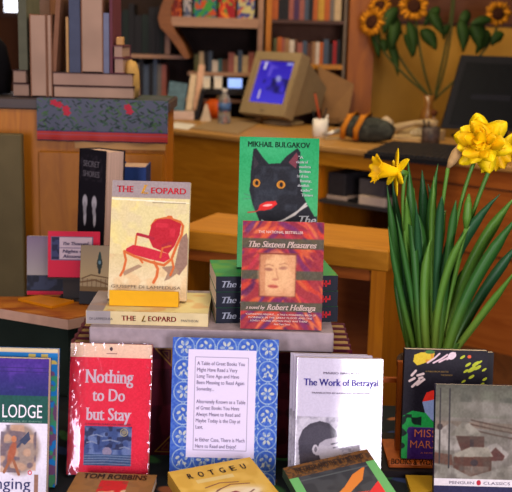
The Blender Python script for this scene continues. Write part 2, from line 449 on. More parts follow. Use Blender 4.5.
# ================================================================== FRONT ROW
def standing(label, art, xl, yl, xr, Y, z, yaw, lean, t, pm, cm, sc=None, hard=False, pr=None, group=None, name='paperback_book', warp=None, lift=True, edge=None):
    O, ux, uy, uz, wd, ht = frame(xl, yl, xr, Y, z + (t*math.sin(math.radians(lean)) if lift else 0), yaw, lean)
    r = empty(name, label=label, cat='book', group=group, M=mtx(O, ux, uy, uz))
    fc = book_parts(r, wd, ht, t, art, pm, cm, sc, hard, pr, warp, edge)
    if 0: print(name, label[:34], 'w %.3f h %.3f' % (wd, ht), 'bottom', proj(O))
    return r, fc, wd, ht

def film(root, w, h, wr, seed, lo=.0):
    """clear shrink wrap: a wrinkled skin around the book, loose at its edges"""
    m = MC.get('film')
    if m is None:
        m = bpy.data.materials.new('clear shrink wrap'); m.use_nodes = True; nt = m.node_tree; nt.nodes.clear()
        out = nt.nodes.new('ShaderNodeOutputMaterial'); mx = nt.nodes.new('ShaderNodeMixShader'); tr = nt.nodes.new('ShaderNodeBsdfTransparent'); gl = nt.nodes.new('ShaderNodeBsdfGlossy')
        gl.inputs['Roughness'].default_value = .09; gl.inputs['Color'].default_value = (.93, .86, 1, 1)
        fr = nt.nodes.new('ShaderNodeFresnel'); fr.inputs['IOR'].default_value = 1.8
        tc = nt.nodes.new('ShaderNodeTexCoord'); n2 = nt.nodes.new('ShaderNodeTexNoise'); n2.inputs['Scale'].default_value = 60
        bp = nt.nodes.new('ShaderNodeBump'); bp.inputs['Strength'].default_value = .35; bp.inputs['Distance'].default_value = .002
        nt.links.new(tc.outputs['Object'], n2.inputs['Vector']); nt.links.new(n2.outputs['Fac'], bp.inputs['Height']); nt.links.new(bp.outputs['Normal'], gl.inputs['Normal'])
        nt.links.new(fr.outputs[0], mx.inputs[0]); nt.links.new(tr.outputs[0], mx.inputs[1]); nt.links.new(gl.outputs[0], mx.inputs[2]); nt.links.new(mx.outputs[0], out.inputs[0])
        MC['film'] = m
    nx, ny = 90, 130; u = np.linspace(0, 1, nx); v = np.linspace(0, 1, ny); U, Vv = np.meshgrid(u, v)
    n = vnoise(ny, nx, 22, seed)-.5; n2 = vnoise(ny, nx, 45, seed+1)-.5
    edge = np.exp(-U/.05)+np.exp(-(1-U)/.04)+.6*np.exp(-Vv/.05)+.5*np.exp(-(1-Vv)/.03)
    y = -.0022 + (n*.0013+n2*.0010)*np.clip(edge, 0, 1)*(1-.85*(1/(1+np.exp((U-.2)/.02)))/(1+np.exp((Vv-.40)/.04))) + wr(U, Vv)
    xs = (U-.5)*(w+.003); zs = Vv*(h+.002)
    V = np.stack([xs, y, zs], -1).reshape(-1, 3).tolist(); idx = np.arange(nx*ny).reshape(ny, nx)
    Q = np.stack([idx[:-1, :-1], idx[:-1, 1:], idx[1:, 1:], idx[1:, :-1]], -1).reshape(-1, 4).tolist()
    me = bpy.data.meshes.new('shrink_wrap'); me.from_pydata(V, [], Q); me.materials.append(m)
    me.polygons.foreach_set('use_smooth', [True]*len(Q)); me.update()
    o = link(bpy.data.objects.new('shrink_wrap', me), root); o['label'] = 'clear crinkled plastic wrap'
    return o

# --- red book in shrink wrap
a = Art(84, 134, (222, 26, 62), 2.2)
a.rect(0, 0, 84, 14, (232, 204, 172))
a.ell(42, 5, 1.6, 2, (70, 50, 60)); a.rect(37, 9.4, 48, 10.2, (150, 110, 100))
a.rect(17, 84, 66, 124, (60, 84, 134)); a.mix((120, 140, 176), 16, 3, .4, .7, .8, (17, 84, 66, 124)); a.mix((24, 34, 70), 20, 9, .55, .7, .8, (17, 84, 66, 108))
for y0, x0, x1 in ((94, 24, 36), (99, 36, 52), (101, 20, 30), (106, 54, 64)): a.line([(x0, y0), ((x0+x1)/2, y0-1.2), (x1, y0+.6)], 1.4, (150, 160, 176), .8)
a.ell(41, 110, 4.8, 4.6, (150, 140, 158)); a.ring(58, 90, 3.6, 1, (168, 160, 120)); a.ell(58, 90, 2.4, 2.4, (150, 140, 110))
a.rect(17, 113, 66, 124, (58, 86, 124))
for y0 in (114, 116.5, 119, 122): a.line([(17, y0+.8), (40, y0), (66, y0+.8)], .8, (140, 160, 180), .8)
a.grain(.06, 70)
RB, fc, W, H = standing('shrink-wrapped red book with white title and small blue night picture', a, 71, 343, 152, 1.525, LZ, 0, 15, .018, M_PAGE, mat('red card', (176, 14, 44), .4), pr=PRINT_G)
for s, x0, x1, yb, cp in (('Nothing', 16, 66, 40, 13.5), ('to Do', 24, 58, 58.5, 12.5), ('but Stay', 18, 65, 78, 12.5)):
    ctext(fc, s, WI, W, H, 84, 134, x0, x1, yb, cp, serif=True)
ctext(fc, 'A NORTH DAKOTA MEMOIR', mat('ink dull blue', (90, 30, 70), .5), W, H, 84, 134, 17, 65, 83, 1.8, name='printed_line')
def wr_red(U, V):
    r_ = np.where(U < .17, U/.17, np.exp(-((U-.17)/.22)**2)); g = 1/(1+np.exp(-(V-.06)/.03))/(1+np.exp((V-.38)/.05))
    return -.0023*r_*g
film(RB, W, H, wr_red, 5)

# --- blue patterned sign
a = Art(106, 136, (46, 84, 172), 2.6)
cr = (150, 172, 190)
for iy in range(8):
    for ix in range(5):
        cx, cy = 12+ix*21+(0), 9+iy*21
        a.ring(cx, cy, 9.6, 1.1, cr)
        if (ix+iy) % 2 == 0:
            for k in range(6): t_ = k*PI/3; a.ell(cx+4.2*math.cos(t_), cy+4.2*math.sin(t_), 2.6, 1.4, (180, 186, 178), math.degrees(t_))
            a.ell(cx, cy, 1.2, 1.2, (60, 96, 180))
        else:
            for k in range(5): t_ = k*2*PI/5-.3; a.ell(cx+4.6*math.cos(t_), cy+4.6*math.sin(t_), 1.4, 2.2, (180, 186, 178), math.degrees(t_)+40)
            a.line([(cx-5, cy+6), (cx, cy), (cx+4, cy+7)], 1, (196, 200, 180))
        for qx, qy in ((cx+10.5, cy+10.5),):
            for k in range(4): t_ = k*PI/2+.6; a.ell(qx+2.2*math.cos(t_), qy+2.2*math.sin(t_), 1.5, .8, cr, math.degrees(t_))
        a.ring(cx+10.5, cy, 1.3, .7, cr); a.ring(cx, cy+10.5, 1.3, .7, cr)
a.mix((84, 120, 186), 60, 3, .5, .6, .5); a.blur(1); a.rect(16, 11, 84, 112, (214, 204, 226))
b_ = (120, 116, 136)
a.line([(23, 18), (76, 18), (76, 105), (23, 105), (23, 18)], .5, b_)
O, ux, uy, uz, W, H = frame(173, 337, 279, 1.515, LZ, 0, 13)
sg = empty('framed_sign', label='blue patterned sign with lavender text panel standing among the front books', cat='sign', M=mtx(O, ux, uy, uz))
fc = art_mesh('sign_face', a, W, H, 0, None, MB().box(-W/2, .0003, 0, W/2, .003, H), (PRINT_M, mat('blue card edge', (40, 70, 150), .6)), sg)
MB().add([(-.02, .003, .0), (.02, .003, .0), (.02, .003, H*.7), (-.02, .003, H*.7), (-.02, .048, .006), (.02, .048, .006)], [(0, 1, 2, 3), (0, 3, 4), (1, 5, 2), (4, 3, 2, 5), (0, 4, 5, 1)]).build('easel_back', mat('grey card', (120, 116, 112), .8), sg)
TXT = ['A Table of Great Books You', 'Might Have Read a Very', 'Long Time Ago and Have', 'Been Meaning to Read Again', 'Someday...', '', 'Alternately Known as a Table', 'of Great Books You Have', 'Always Meant to Read and', 'Maybe Today is the Day at', 'Last.', '', 'In Either Case, There is Much', 'Here to Read and Enjoy!']
SI = mat('ink sign grey', (112, 104, 132), .6)
for i, s in enumerate(TXT):
    if s:
        V_, _f = glyphs(s, False); n_ = max(v[0] for v in V_)
        ctext(fc, s, SI, W, H, 106, 136, 25, 25+n_*4.1, 25.5+i*5.95, 3.4, name='printed_line')

# --- lavender-white books, three copies
a = Art(86, 134, (198, 192, 210), 2.4)
a.rect(0, 58, 86, 134, (176, 172, 184)); a.mix((120, 116, 130), 40, 5, .5, .62, .5, (0, 58, 86, 134)); a.mix((210, 206, 216), 9, 8, .5, .7, .6, (0, 58, 86, 134))
hr = (54, 50, 62)
def sp_(pts, c): a.poly([(x, y-8 if y < 134 else y) for x, y in pts], c)
sp_([(4, 102), (3, 90), (7, 79), (14, 73), (24, 70), (33, 72), (40, 79), (42, 85), (34, 87), (26, 91), (22, 104), (18, 134), (8, 134)], hr)
sp_([(24, 92), (30, 88), (42, 85), (43, 90), (43, 95), (48, 103), (45, 105), (46, 109), (44, 112), (45, 116), (40, 122), (28, 134), (18, 134), (20, 104)], (176, 170, 178))
sp_([(20, 104), (24, 104), (27, 112), (34, 116), (39, 110), (46, 112), (44, 122), (36, 130), (28, 134), (14, 134), (17, 110)], (58, 52, 62))
a.ell(20, 90, 3, 4.8, (186, 180, 186)); a.ell(20.4, 90, 1.4, 2.8, (110, 104, 112)); a.line([(36, 84.5), (42, 83)], 1.3, hr); a.line([(38, 88), (42, 87)], 1.1, (60, 56, 66)); a.line([(44, 95), (47, 96)], .6, (90, 84, 96))
sp_([(8, 134), (4, 128), (2, 120), (10, 112), (14, 134)], (150, 146, 156))
for k in range(26): a.line([(7+k*1.25, 66+abs(k-13)*.45), (3+k*1.25, 84+abs(k-13)*.2)], .4, (100, 96, 110), .5)
for k in range(14): a.line([(24+k*1.3, 104), (22+k*1.3, 122)], .35, (110, 104, 116), .5)
a.mix((98, 94, 104), 46, 15, .6, .68, .45, (44, 58, 70, 92)); a.blur(1)
a.grain(.04, 80)
LAV = mat('lavender white card', (196, 190, 206), .4)
def bw(u, v):     # the laminated cover bows outward and falls away along its right half
    u0_ = .36 + .12*(1-v) + .03*np.sin(9*v); s = np.clip((u-u0_)/(1-u0_), 0, 1); r_ = np.clip(u/.10, 0, 1)
    return -.0015 - .0085*(1-s**1.35) - .0015*r_*(2-r_) + .0012*np.sin(v*5)*s
BT = None
for i, (dx, dy, Yb) in enumerate(((0, 0, 1.482), (-3, -3, 1.506), (-6, -4, 1.522))):
    words = ['frontmost of the three', 'middle of the three copies', 'rearmost of the three copies'][i]
    r, fc, W, H = standing('glossy white book with bearded profile drawing, %s beside the blue sign' % words, a, 297+dx, 357+dy, 383+dx*1.5-(6 if i else 0), Yb, LZ, 0, 14, .0125 if i else .019, M_PAGE, LAV, pr=PRINT_W if i == 0 else PRINT_G, group='white books with bearded profile', warp=bw if i == 0 else None)
    if i == 0:
        wp = lambda p, W=W, H=H: float(bw(np.array(p.x/W+.5), np.array(p.z/H)))
        ctext(fc, 'The Work of Betrayal', mat('ink violet', (52, 40, 140), .5), W, H, 86, 134, 7, 82, 27, 6.6, serif=True, warp=wp)
        ctext(fc, 'MARIO BRELICH', mat('ink grey', (110, 100, 120), .5), W, H, 86, 134, 26, 62, 15.5, 2.0, serif=True, warp=wp, name='printed_line')
        ctext(fc, 'TRANSLATED BY RAYMOND ROSENTHAL', mat('ink grey', (110, 100, 120), .5), W, H, 86, 134, 15, 74, 35, 1.5, serif=True, warp=wp, name='printed_line')

# --- books at the left edge
a = Art(92, 140, (40, 34, 120), 2)
a.vgrad(0, 38, (66, 30, 130), (24, 34, 96)); a.mix((84, 44, 150), 8, 2, .5, .7, .5, (0, 0, 92, 30))
a.line([(0, 9), (92, 9.6)], .5, (30, 16, 80)); a.line([(0, 13), (92, 13.6)], .5, (30, 16, 80))
a.rect(0, 38, 92, 66, (14, 76, 66)); a.rect(0, 66, 92, 140, (222, 216, 226))
a.ell(62, 92, 22, 26, (150, 130, 116), 0, 1, .25); a.mix((190, 150, 120), 12, 4, .4, .6, .8, (42, 68, 80, 116)); a.mix((96, 84, 96), 14, 6, .5, .65, .8, (42, 68, 80, 116))
a.ell(54, 96, 4, 12, (164, 88, 60), 15, 1, .4); a.ell(56, 82, 3, 3.2, (190, 120, 80)); a.line([(60, 90), (70, 78)], 2, (64, 70, 90)); a.poly([(62, 84), (72, 74), (74, 82), (68, 88)], (58, 66, 90))
a.line([(52, 104), (46, 116)], 3, (150, 92, 62)); a.line([(56, 104), (62, 118)], 3, (150, 92, 62)); a.ell(74, 116, 2.5, 2.5, (210, 30, 60)); a.ell(74, 116, 1.2, 1.2, (222, 216, 226)); a.rect(79, 118, 83, 140, (150, 110, 90))
a.grain(.05, 50)
r, fc, W, H = standing('tall book with purple top, green title band and white lower half, at left edge', a, -36, 357, 49, 1.445, LZ, 0, 11, .02, M_PAGE, mat('indigo card', (40, 24, 96), .4))
ctext(fc, 'LODGE', WI, W, H, 92, 140, 43, 86, 60, 13)
ctext(fc, 'nging', mat('ink navy', (34, 34, 90), .5), W, H, 92, 140, 37, 75, 133, 11.5)
ctext(fc, 'A NOVEL BY DAVID', mat('ink soft green', (120, 160, 140), .5), W, H, 92, 140, 43, 86, 64.5, 1.6, name='printed_line')
a = Art(96, 130, (26, 120, 190), 1.6); a.rect(0, 0, 96, 3.5, (208, 190, 150)); a.mix((200, 180, 90), 14, 8, .55, .62, 1, (40, 5, 96, 14)); a.mix((130, 60, 90), 16, 21, .5, .6, .8, (80, 20, 96, 130)); a.mix((60, 150, 90), 20, 23, .55, .6, .8, (80, 20, 96, 130))
standing('bright blue book with cream top edge, mostly behind the purple and green one', a, -38, 347, 58, 1.48, LZ, 0, 11, .016, M_PAGE, mat('blue card', (30, 110, 176), .4))

# --- kraft-brown flat book at the bottom
def lying(label, art, TL, TR, Rp, t, length, pm, cm, group=None, name='paperback_book', hard=False):
    TL, TR, Rp = Vector(TL), Vector(TR), Vector(Rp)
    ux = (TR-TL).normalized(); dn = (Rp-TR); dn = (dn - ux*dn.dot(ux)).normalized(); uz = -dn; uy = uz.cross(ux)
    wd = (TR-TL).length; O = (TL+TR)/2 + dn*length
    r = empty(name, label=label, cat='book', group=group, M=mtx(O, ux, uy, uz))
    if 0: print(name, label[:34], 'w %.3f' % wd, 'foot z %.3f' % O.z, 'uy', tuple(round(v, 2) for v in uy))
    return r, book_parts(r, wd, length, t, art, pm, cm, None, hard), wd, length
a = Art(82, 124, (150, 112, 62), 2); a.poly([(28, 24), (56, 24), (56, 62), (50, 58), (42, 64), (34, 56), (28, 60)], (206, 34, 24)); a.mix((212, 200, 160), 14, 8, .45, .6, .9, (30, 50, 56, 66)); a.mix((130, 96, 54), 8, 2, .5, .7, .5)
r, fc, W, H = lying('kraft brown book with red emblem lying below the red wrapped book', a, at(78, 472, 1.498), at(157, 475, 1.498), at(159, 487, 1.440), .014, .19, M_PAGE, mat('kraft card', (140, 104, 58), .6))
ctext(fc, 'TOM ROBBINS', mat('ink brown', (70, 44, 26), .5), W, H, 82, 124, 8, 73, 20, 15, serif=True)

# --- yellow book
a = Art(78, 120, (206, 164, 60), 2.2); a.mix((222, 184, 84), 8, 2, .4, .7, .7)
a.ell(36, 60, 30, 14, (226, 206, 160), -6, 1, .5); a.ell(40, 70, 22, 12, (214, 150, 130), -14, .7, .6); a.poly([(16, 62), (44, 54), (58, 66), (52, 96), (20, 90)], (130, 24, 40)); a.ell(52, 62, 14, 7, (230, 214, 180), -16, 1, .4)
for p in (((22, 40), (36, 36), (52, 40)), ((30, 48), (44, 42), (60, 46)), ((46, 58), (52, 64), (60, 58)), ((14, 50), (26, 52), (34, 46))): a.line(list(p), 1.6, (110, 60, 50), .8)
a.line([(48, 60), (50, 68), (64, 66)], 2, (52, 56, 90)); a.rect(18, 24, 52, 30, (216, 200, 140), .7)
r, fc, W, H = lying('yellow book with pale drawing and dark letters lying before the blue sign', a, at(168, 472, 1.445), at(250, 457, 1.50), at(282, 479, 1.436), .022, .19, M_PAGE, mat('yellow card', (190, 146, 48), .5))
for i, ch in enumerate('ROTGEU'):
    ctext(fc, ch, mat('ink dark brown', (50, 34, 30), .5), W, H, 78, 120, 13+i*10, 18+i*10, 20, 9, serif=True)

# --- green-edged dark book
a = Art(86, 124, (50, 54, 62), 2.2); a.rect(0, 0, 86, 17, (104, 66, 24)); a.mix((60, 40, 26), 40, 3, .5, .6, .8, (0, 0, 86, 17)); a.rect(0, 17, 9, 124, (96, 168, 96)); a.rect(77, 17, 86, 124, (96, 168, 96))
a.mix((34, 38, 48), 10, 6, .4, .6, .9, (9, 17, 77, 124))
a.poly([(30, 54), (44, 44), (58, 30), (74, 22), (64, 40), (50, 50), (40, 58), (28, 60)], (206, 120, 40)); a.poly([(36, 66), (50, 54), (64, 56), (54, 64), (40, 72)], (200, 60, 40)); a.poly([(58, 62), (77, 46), (77, 80), (56, 84), (48, 76)], (210, 34, 40)); a.poly([(9, 84), (34, 74), (50, 86), (20, 100), (9, 100)], (190, 40, 44)); a.rect(9, 22, 77, 24, (70, 76, 80))
r, fc, W, H = lying('dark book with green side borders and red orange flame shapes, lying', a, at(283, 468, 1.425), at(367, 449, 1.472), at(386, 479, 1.408), .018, .19, M_PAGE, mat('dark green card', (40, 62, 44), .5))
ctext(fc, 'THE EARTH AND THE SKY BEYOND', mat('ink dark brown', (50, 34, 30), .5), W, H, 86, 124, 8, 78, 12, 7, serif=True)

# --- snowy village book at the right edge
a = Art(92, 108, (120, 116, 106), 2.4)
a.vgrad(0, 32, (96, 96, 84), (140, 136, 128)); a.mix((120, 124, 108), 8, 2, .4, .7, .7, (0, 0, 92, 32)); a.ell(60, 22, 30, 7, (156, 150, 146), 5, .8, .6); a.mix((82, 84, 74), 12, 5, .5, .7, .6, (0, 0, 92, 16))
a.rect(0, 31, 92, 108, (150, 142, 138)); a.poly([(0, 34), (92, 36), (92, 46), (40, 40), (0, 42)], (146, 128, 116))
for y0 in (35, 39, 44): a.line([(38, y0-2), (66, y0+3), (92, y0+7)], 1.3, (92, 66, 52))
sn = (186, 178, 178)
a.poly([(6, 42), (16, 36), (28, 42), (42, 58), (20, 62), (0, 62), (0, 42)], sn)
a.poly([(22, 48), (52, 48), (52, 62), (28, 62)], (88, 48, 34)); a.poly([(14, 48), (30, 34), (36, 36), (50, 46), (46, 48)], (172, 166, 158)); a.rect(37, 51, 41, 58, (56, 36, 34))
a.poly([(50, 62), (58, 56), (66, 54), (78, 64), (76, 68), (56, 70)], sn); a.poly([(56, 66), (64, 58), (74, 66), (72, 70), (58, 71)], (96, 50, 40))
a.poly([(26, 66), (60, 66), (60, 80), (38, 86), (20, 78), (20, 68)], (96, 54, 36)); a.poly([(18, 66), (38, 58), (56, 58), (62, 67), (24, 68)], (176, 168, 158)); a.ell(42, 73, 4, 3, (60, 44, 46))
a.poly([(0, 64), (18, 66), (20, 76), (0, 74)], (120, 66, 46))
a.poly([(0, 74), (20, 78), (38, 86), (60, 80), (92, 72), (92, 98), (0, 98)], (176, 170, 166))
a.mix((110, 102, 98), 12, 9, .56, .68, .8, (0, 74, 40, 98)); a.mix((150, 142, 136), 9, 12, .5, .7, .6, (30, 76, 92, 98))
a.line([(5, 4), (5, 74)], 1.2, (44, 40, 38)); a.line([(15, 4), (15, 78)], 1.3, (44, 40, 38)); a.ell(5, 40, 3, 3, (60, 44, 40))
a.blur(3); a.mix((90, 82, 76), 18, 31, .55, .8, .3, (0, 34, 92, 92)); a.mix((90, 86, 74), 9, 41, .4, .7, .35); a.c = a.c*np.array([.80, .80, .74]); a.line([(5, 4), (5, 74)], 1.2, (44, 40, 38)); a.line([(15, 4), (15, 78)], 1.3, (44, 40, 38)); a.rect(0, 88, 92, 95, (222, 214, 214)); a.rect(0, 95, 92, 108, (26, 24, 66)); a.ell(47, 91.5, 2.4, 2.6, (176, 24, 44)); a.grain(.05, 50)
r, fc, W, H = standing('book with a snowy village painting and white band, at the lower right', a, 436, 384, 523, 1.472, LZ, 0, 14, .014, M_PAGE, mat('navy card', (28, 26, 54), .4), pr=PRINT_M)
ctext(fc, 'PENGUIN', mat('ink grey', (110, 100, 120), .5), W, H, 92, 108, 16, 42, 93, 2.6, name='printed_line')
ctext(fc, 'CLASSICS', mat('ink grey', (110, 100, 120), .5), W, H, 92, 108, 52, 80, 93, 2.6, name='printed_line')

# --- wooden easel with the black abstract book
EY = 1.60
dk = MB().box(xfor(380, EY-.03, .52), EY-.045, LZ+.0003, xfor(446, EY-.03, .52), EY+.12, LZ+.012).build('hardcover_book', mat('near black cloth', (26, 18, 20), .7))
tag(dk, 'very dark closed book lying beneath the wooden easel', 'book')
yb = MB().box(xfor(406, EY-.06, .50), EY-.11, LZ+.0003, xfor(448, EY-.06, .50), EY-.05, LZ+.008).build('pamphlet', mat('mustard card', (180, 140, 30), .6))
tag(yb, 'thin mustard yellow pamphlet peeking out below the wooden easel', 'pamphlet')
eb = LZ+.0125
ez = empty('book_easel', label='carved wooden easel holding the black abstract book', cat='easel')
zt = at(410, 463, EY-.03).z
X0, X1 = xfor(388, EY-.03, eb), xfor(486, EY-.03, eb)
MB().box(X0, EY-.035, eb, X1, EY-.022, zt, bev=.002).build('lip', W_EASEL, ez)
text(ez, 'carved_lettering', 'BOOKS & WORDS', W_DARK, (X0+.004, EY-.036, eb+.008), (1, 0, 0), (0, 0, 1), .085, .010, serif=True)
MB().box(X0, EY-.022, eb, X1, EY+.07, eb+.008).build('base_board', W_EASEL, ez)
for p0, p1 in ((398, 407), (470, 479)):
    x0, x1 = xfor(p0, EY, .56), xfor(p1, EY, .56)
    MB().add([(x0, EY+.020, eb+.008), (x1, EY+.020, eb+.008), (x1, EY+.032, eb+.008), (x0, EY+.032, eb+.008), (x0, EY+.046, .672), (x1, EY+.046, .672), (x1, EY+.058, .672), (x0, EY+.058, .672)],
             [(0, 3, 2, 1), (4, 5, 6, 7), (0, 1, 5, 4), (1, 2, 6, 5), (2, 3, 7, 6), (3, 0, 4, 7)]).build('upright', W_EASEL, ez)
zc = at(395, 388, EY+.02).z
MB().box(xfor(387, EY, .62), EY+.058, zc-.004, xfor(480, EY, .62), EY+.066, zc+.004).build('crossbar', W_EASEL, ez)
a = Art(86, 118, (20, 16, 26), 2.4)
ye = (206, 180, 40)
a.poly([(10, 6), (17, 3), (27, 3), (31, 2), (30, 9), (24, 13), (17, 16), (13, 17), (9, 13)], ye); a.mix((200, 120, 40), 14, 3, .55, .65, .7, (10, 2, 30, 16)); a.ell(26, 2.5, 5, 2, (60, 110, 50))
for x0, y0, x1, y1 in ((24, 14, 36, 4), (30, 14, 44, 5), (36, 13, 50, 4), (44, 10, 52, 3)): a.line([(x0, y0), ((x0+x1)/2+1, (y0+y1)/2), (x1, y1)], 1.9, (214, 186, 190)); 
a.ell(49, 6, 4.6, 3.6, (222, 200, 204), -40)
for x0, y0, x1, y1 in ((8, 28, 12, 23), (14, 28, 20, 26), (6, 34, 11, 31), (9, 40, 16, 33), (14, 38, 21, 32), (16, 31, 19, 30)): a.line([(x0, y0), (x1, y1)], 2.6, (214, 192, 186)); 
for x0, y0, r_ in ((60, 7, 1.8), (66, 15, 2.0), (70, 20, 3), (74, 14, 2.6), (78, 12, 1.6), (76, 18, 2.4), (64, 22, 1.8), (83, 20, 1.6), (70, 28, 2), (84, 30, 1.8), (62, 33, 1.5), (81, 36, 1.8), (66, 40, 1.4)): a.ell(x0, y0, r_*1.7, r_*.7, (176, 186, 40), -35)
a.ell(67, 6.5, 1.9, 1.8, (220, 90, 50))
a.ell(35, 52, 13, 9, (214, 40, 26)); a.poly([(20, 56), (30, 48), (50, 46), (56, 62), (52, 76), (36, 80), (24, 70)], (130, 148, 188)); a.poly([(20, 56), (24, 46), (32, 44), (42, 46), (40, 50), (30, 54)], (216, 44, 30))
a.poly([(0, 72), (10, 66), (24, 68), (34, 80), (50, 78), (60, 88), (60, 118), (0, 118)], (26, 150, 66)); a.mix((12, 24, 24), 12, 14, .62, .66, .9, (0, 70, 20, 118)); a.rect(72, 70, 86, 118, (26, 150, 66))
a.rect(6, 84, 74, 118, (52, 22, 92)); a.ell(10, 88, 5, 5, (52, 22, 92)); a.line([(8, 84), (74, 84)], .8, (80, 50, 110))
a.grain(.05, 60)
for i in (1, 0):
    r, fc, W, H = standing(['black book with colourful abstract blots and purple title panel, on the easel', 'second black-edged book behind the abstract one, on the easel'][i], a if i == 0 else Art(86, 118, (26, 24, 28), .2), 405+5*i, 349+1.5*i, 488+6*i, EY-.019+.0185*i, eb+.0085, 0, 8, .016, M_PAGE, mat('black card', (24, 20, 28), .4), pr=PRINT_M)
    if i == 0:
        ok = mat('ink copper', (176, 96, 60), .5)
        ctext(fc, 'MISS', ok, W, H, 86, 118, 13, 36, 94, 8); ctext(fc, 'MARX', ok, W, H, 86, 118, 9, 39, 106, 8); ctext(fc, 'A NOVEL', ok, W, H, 86, 118, 20, 36, 112, 1.8, name='printed_line')
        ctext(fc, 'A FABLE FROM ARCTIC', INK('dim gold', (150, 120, 60)), W, H, 86, 118, 22, 46, 24, 1.6, name='printed_line'); ctext(fc, 'THE NORTH', INK('dim gold', (150, 120, 60)), W, H, 86, 118, 38, 50, 27.5, 1.5, name='printed_line')

# ================================================================== UPPER BOOKS ON THE BOARD
def leopard_print(fc, W, H, aw, ah):
    R_ = mat('ink letter red', (210, 36, 54), .5); Y_ = mat('ink letter gold', (216, 160, 60), .5)
    ctext(fc, 'THE', R_, W, H, aw, ah, 5, 22, 12, 6.4, serif=True); ctext(fc, 'L', Y_, W, H, aw, ah, 29, 37, 13, 9, serif=True, shear=.4); ctext(fc, 'EOPARD', R_, W, H, aw, ah, 40, 76, 12.5, 6.0, serif=True)
    ctext(fc, 'GIUSEPPE DI LAMPEDUSA', mat('ink grey brown', (110, 92, 74), .5), W, H, aw, ah, 3, 74, 110.5, 3.0, name='printed_line')
a = Art(80, 122, (212, 200, 142), 2.4)
a.mix((222, 206, 132), 6, 2, .4, .7, .9); a.mix((206, 190, 150), 10, 5, .5, .7, .5)
a.rect(0, 0, 80, 17, (150, 136, 134)); a.rect(0, 15, 80, 17.5, (150, 136, 130)); a.poly([(0, 18), (80, 21), (80, 22), (0, 20)], (236, 226, 190)); a.rect(42, 21.5, 76, 22.3, (140, 130, 100))
a.vgrad(76, 122, (206, 188, 134), (220, 206, 170)); a.mix((210, 180, 130), 8, 9, .5, .7, .7, (0, 76, 80, 122))
a.poly([(72, 58), (78, 52), (80, 60), (80, 84), (72, 96), (66, 92)], (140, 110, 92)); a.poly([(54, 88), (66, 86), (72, 92), (62, 100), (57, 102), (60, 94)], (150, 122, 96)); a.poly([(14, 94), (30, 86), (34, 88), (16, 98)], (158, 130, 100))
fr = (196, 96, 40); rd = (176, 20, 38)
def chairpoly(pts, c): a.poly(pts, c)
a.line([(42, 46), (46, 40), (54, 38), (60, 37), (64, 39), (71, 41), (74, 45), (73, 54), (68, 66), (64, 78)], 2.6, fr)
a.poly([(42, 44), (48, 39), (60, 38), (72, 43), (71, 54), (66, 66), (60, 74), (44, 68), (39, 58)], rd); a.mix((206, 44, 60), 9, 6, .5, .7, .6, (46, 43, 66, 66))
a.poly([(17, 70), (24, 66), (36, 68), (60, 74), (62, 79), (56, 83), (40, 80), (24, 76), (16, 74)], (190, 28, 50)); a.line([(15, 73), (26, 78), (42, 83), (56, 86), (63, 80)], 2.6, fr)
a.line([(26, 66), (27, 56), (32, 55)], 1.8, fr); a.line([(28, 55), (37, 57), (44, 59)], 3, (160, 22, 44)); a.line([(52, 78), (54, 68), (62, 66)], 2, fr); a.line([(54, 66), (62, 63)], 3, (160, 22, 44))
a.line([(15, 74), (17, 82), (15, 92), (12, 98)], 2.4, fr); a.line([(46, 83), (50, 90), (49, 98), (46, 104)], 2.8, fr); a.line([(64, 80), (66, 88), (63, 96)], 2.2, fr); a.line([(30, 79), (34, 84)], 2, fr)
a.ell(60, 36.5, 3, 1.8, fr)
a.blur(1); a.grain(.05, 60)
LZT = SZT + .0245       # top of the lying copy
MY = mat('buff card', (206, 184, 120), .5)
# lying copy, spine to the viewer
def flat_book(label, xl, xr, Y, z, t, depth, yaw, art, cm, pm, group=None, sp_mat=None, pr=None):
    x0, x1 = xfor(xl, Y, z+t/2), xfor(xr, Y, z+t/2); L = (x1-x0)
    ya = math.radians(yaw)
    ux = Vector((-math.sin(ya), math.cos(ya), 0)); uy = Vector((0, 0, -1)); uz = ux.cross(uy)
    L = L/math.cos(ya)
    sp0 = Vector((x0, Y, z+t)); O = sp0 + ux*(depth/2) - uz*L
    r = empty('paperback_book', label=label, cat='book', group=group, M=mtx(O, ux, uy, uz))
    fc = book_parts(r, depth, L, t, art, pm, cm, sp_mat, False, pr)
    return r, L
lb = Art(80, 122, (150, 136, 134), 1.2); lb.rect(0, 17, 80, 122, (214, 200, 140)); lb.mix((206, 140, 80), 6, 2, .5, .7, .4)
r, L = flat_book('buff book lying flat with its lettered spine forward, under the yellow block', 86, 208, 1.618, SZT, .0235, .132, 0, lb, MY, M_PAGE, None, mat('buff spine', (208, 190, 140), .5))
sp = [c for c in r.children if c.name.startswith('spine')][0]
def sptext(sp, s, m, L, t, d, f0, f1, cap, serif=False, b=.32, shear=0):
    # spine lies in the local plane x = -d/2, read from head (local +z) to foot
    text(sp, 'printed_title', s, m, (-d/2-.0004, t*(1-b), L*(1-f0)), (0, 0, -1), (0, -1, 0), (f1-f0)*L, cap, serif=serif, shear=shear)
R_ = mat('ink letter red', (210, 36, 54), .5)
sptext(sp, 'DI LAMPEDUSA', INK('slate', (80, 76, 80)), L, .0235, .132, .03, .22, .0042)
sptext(sp, 'THE', R_, L, .0235, .132, .29, .41, .0085, True)
sptext(sp, 'L', mat('ink letter gold', (216, 160, 60), .5), L, .0235, .132, .45, .49, .010, True, .28, .4)
sptext(sp, 'EOPARD', R_, L, .0235, .132, .51, .74, .0085, True)
sptext(sp, 'PANTHEON', INK('slate', (80, 76, 80)), L, .0235, .132, .78, .92, .0042)
MB().box(-.0664, .0005, L*.80, -.0660, .0230, L-.0005).build('author_band', mat('grey band', (150, 142, 140), .5), r)
yz0 = LZT
x0, x1 = xfor(109, 1.645, yz0), xfor(178, 1.645, yz0)
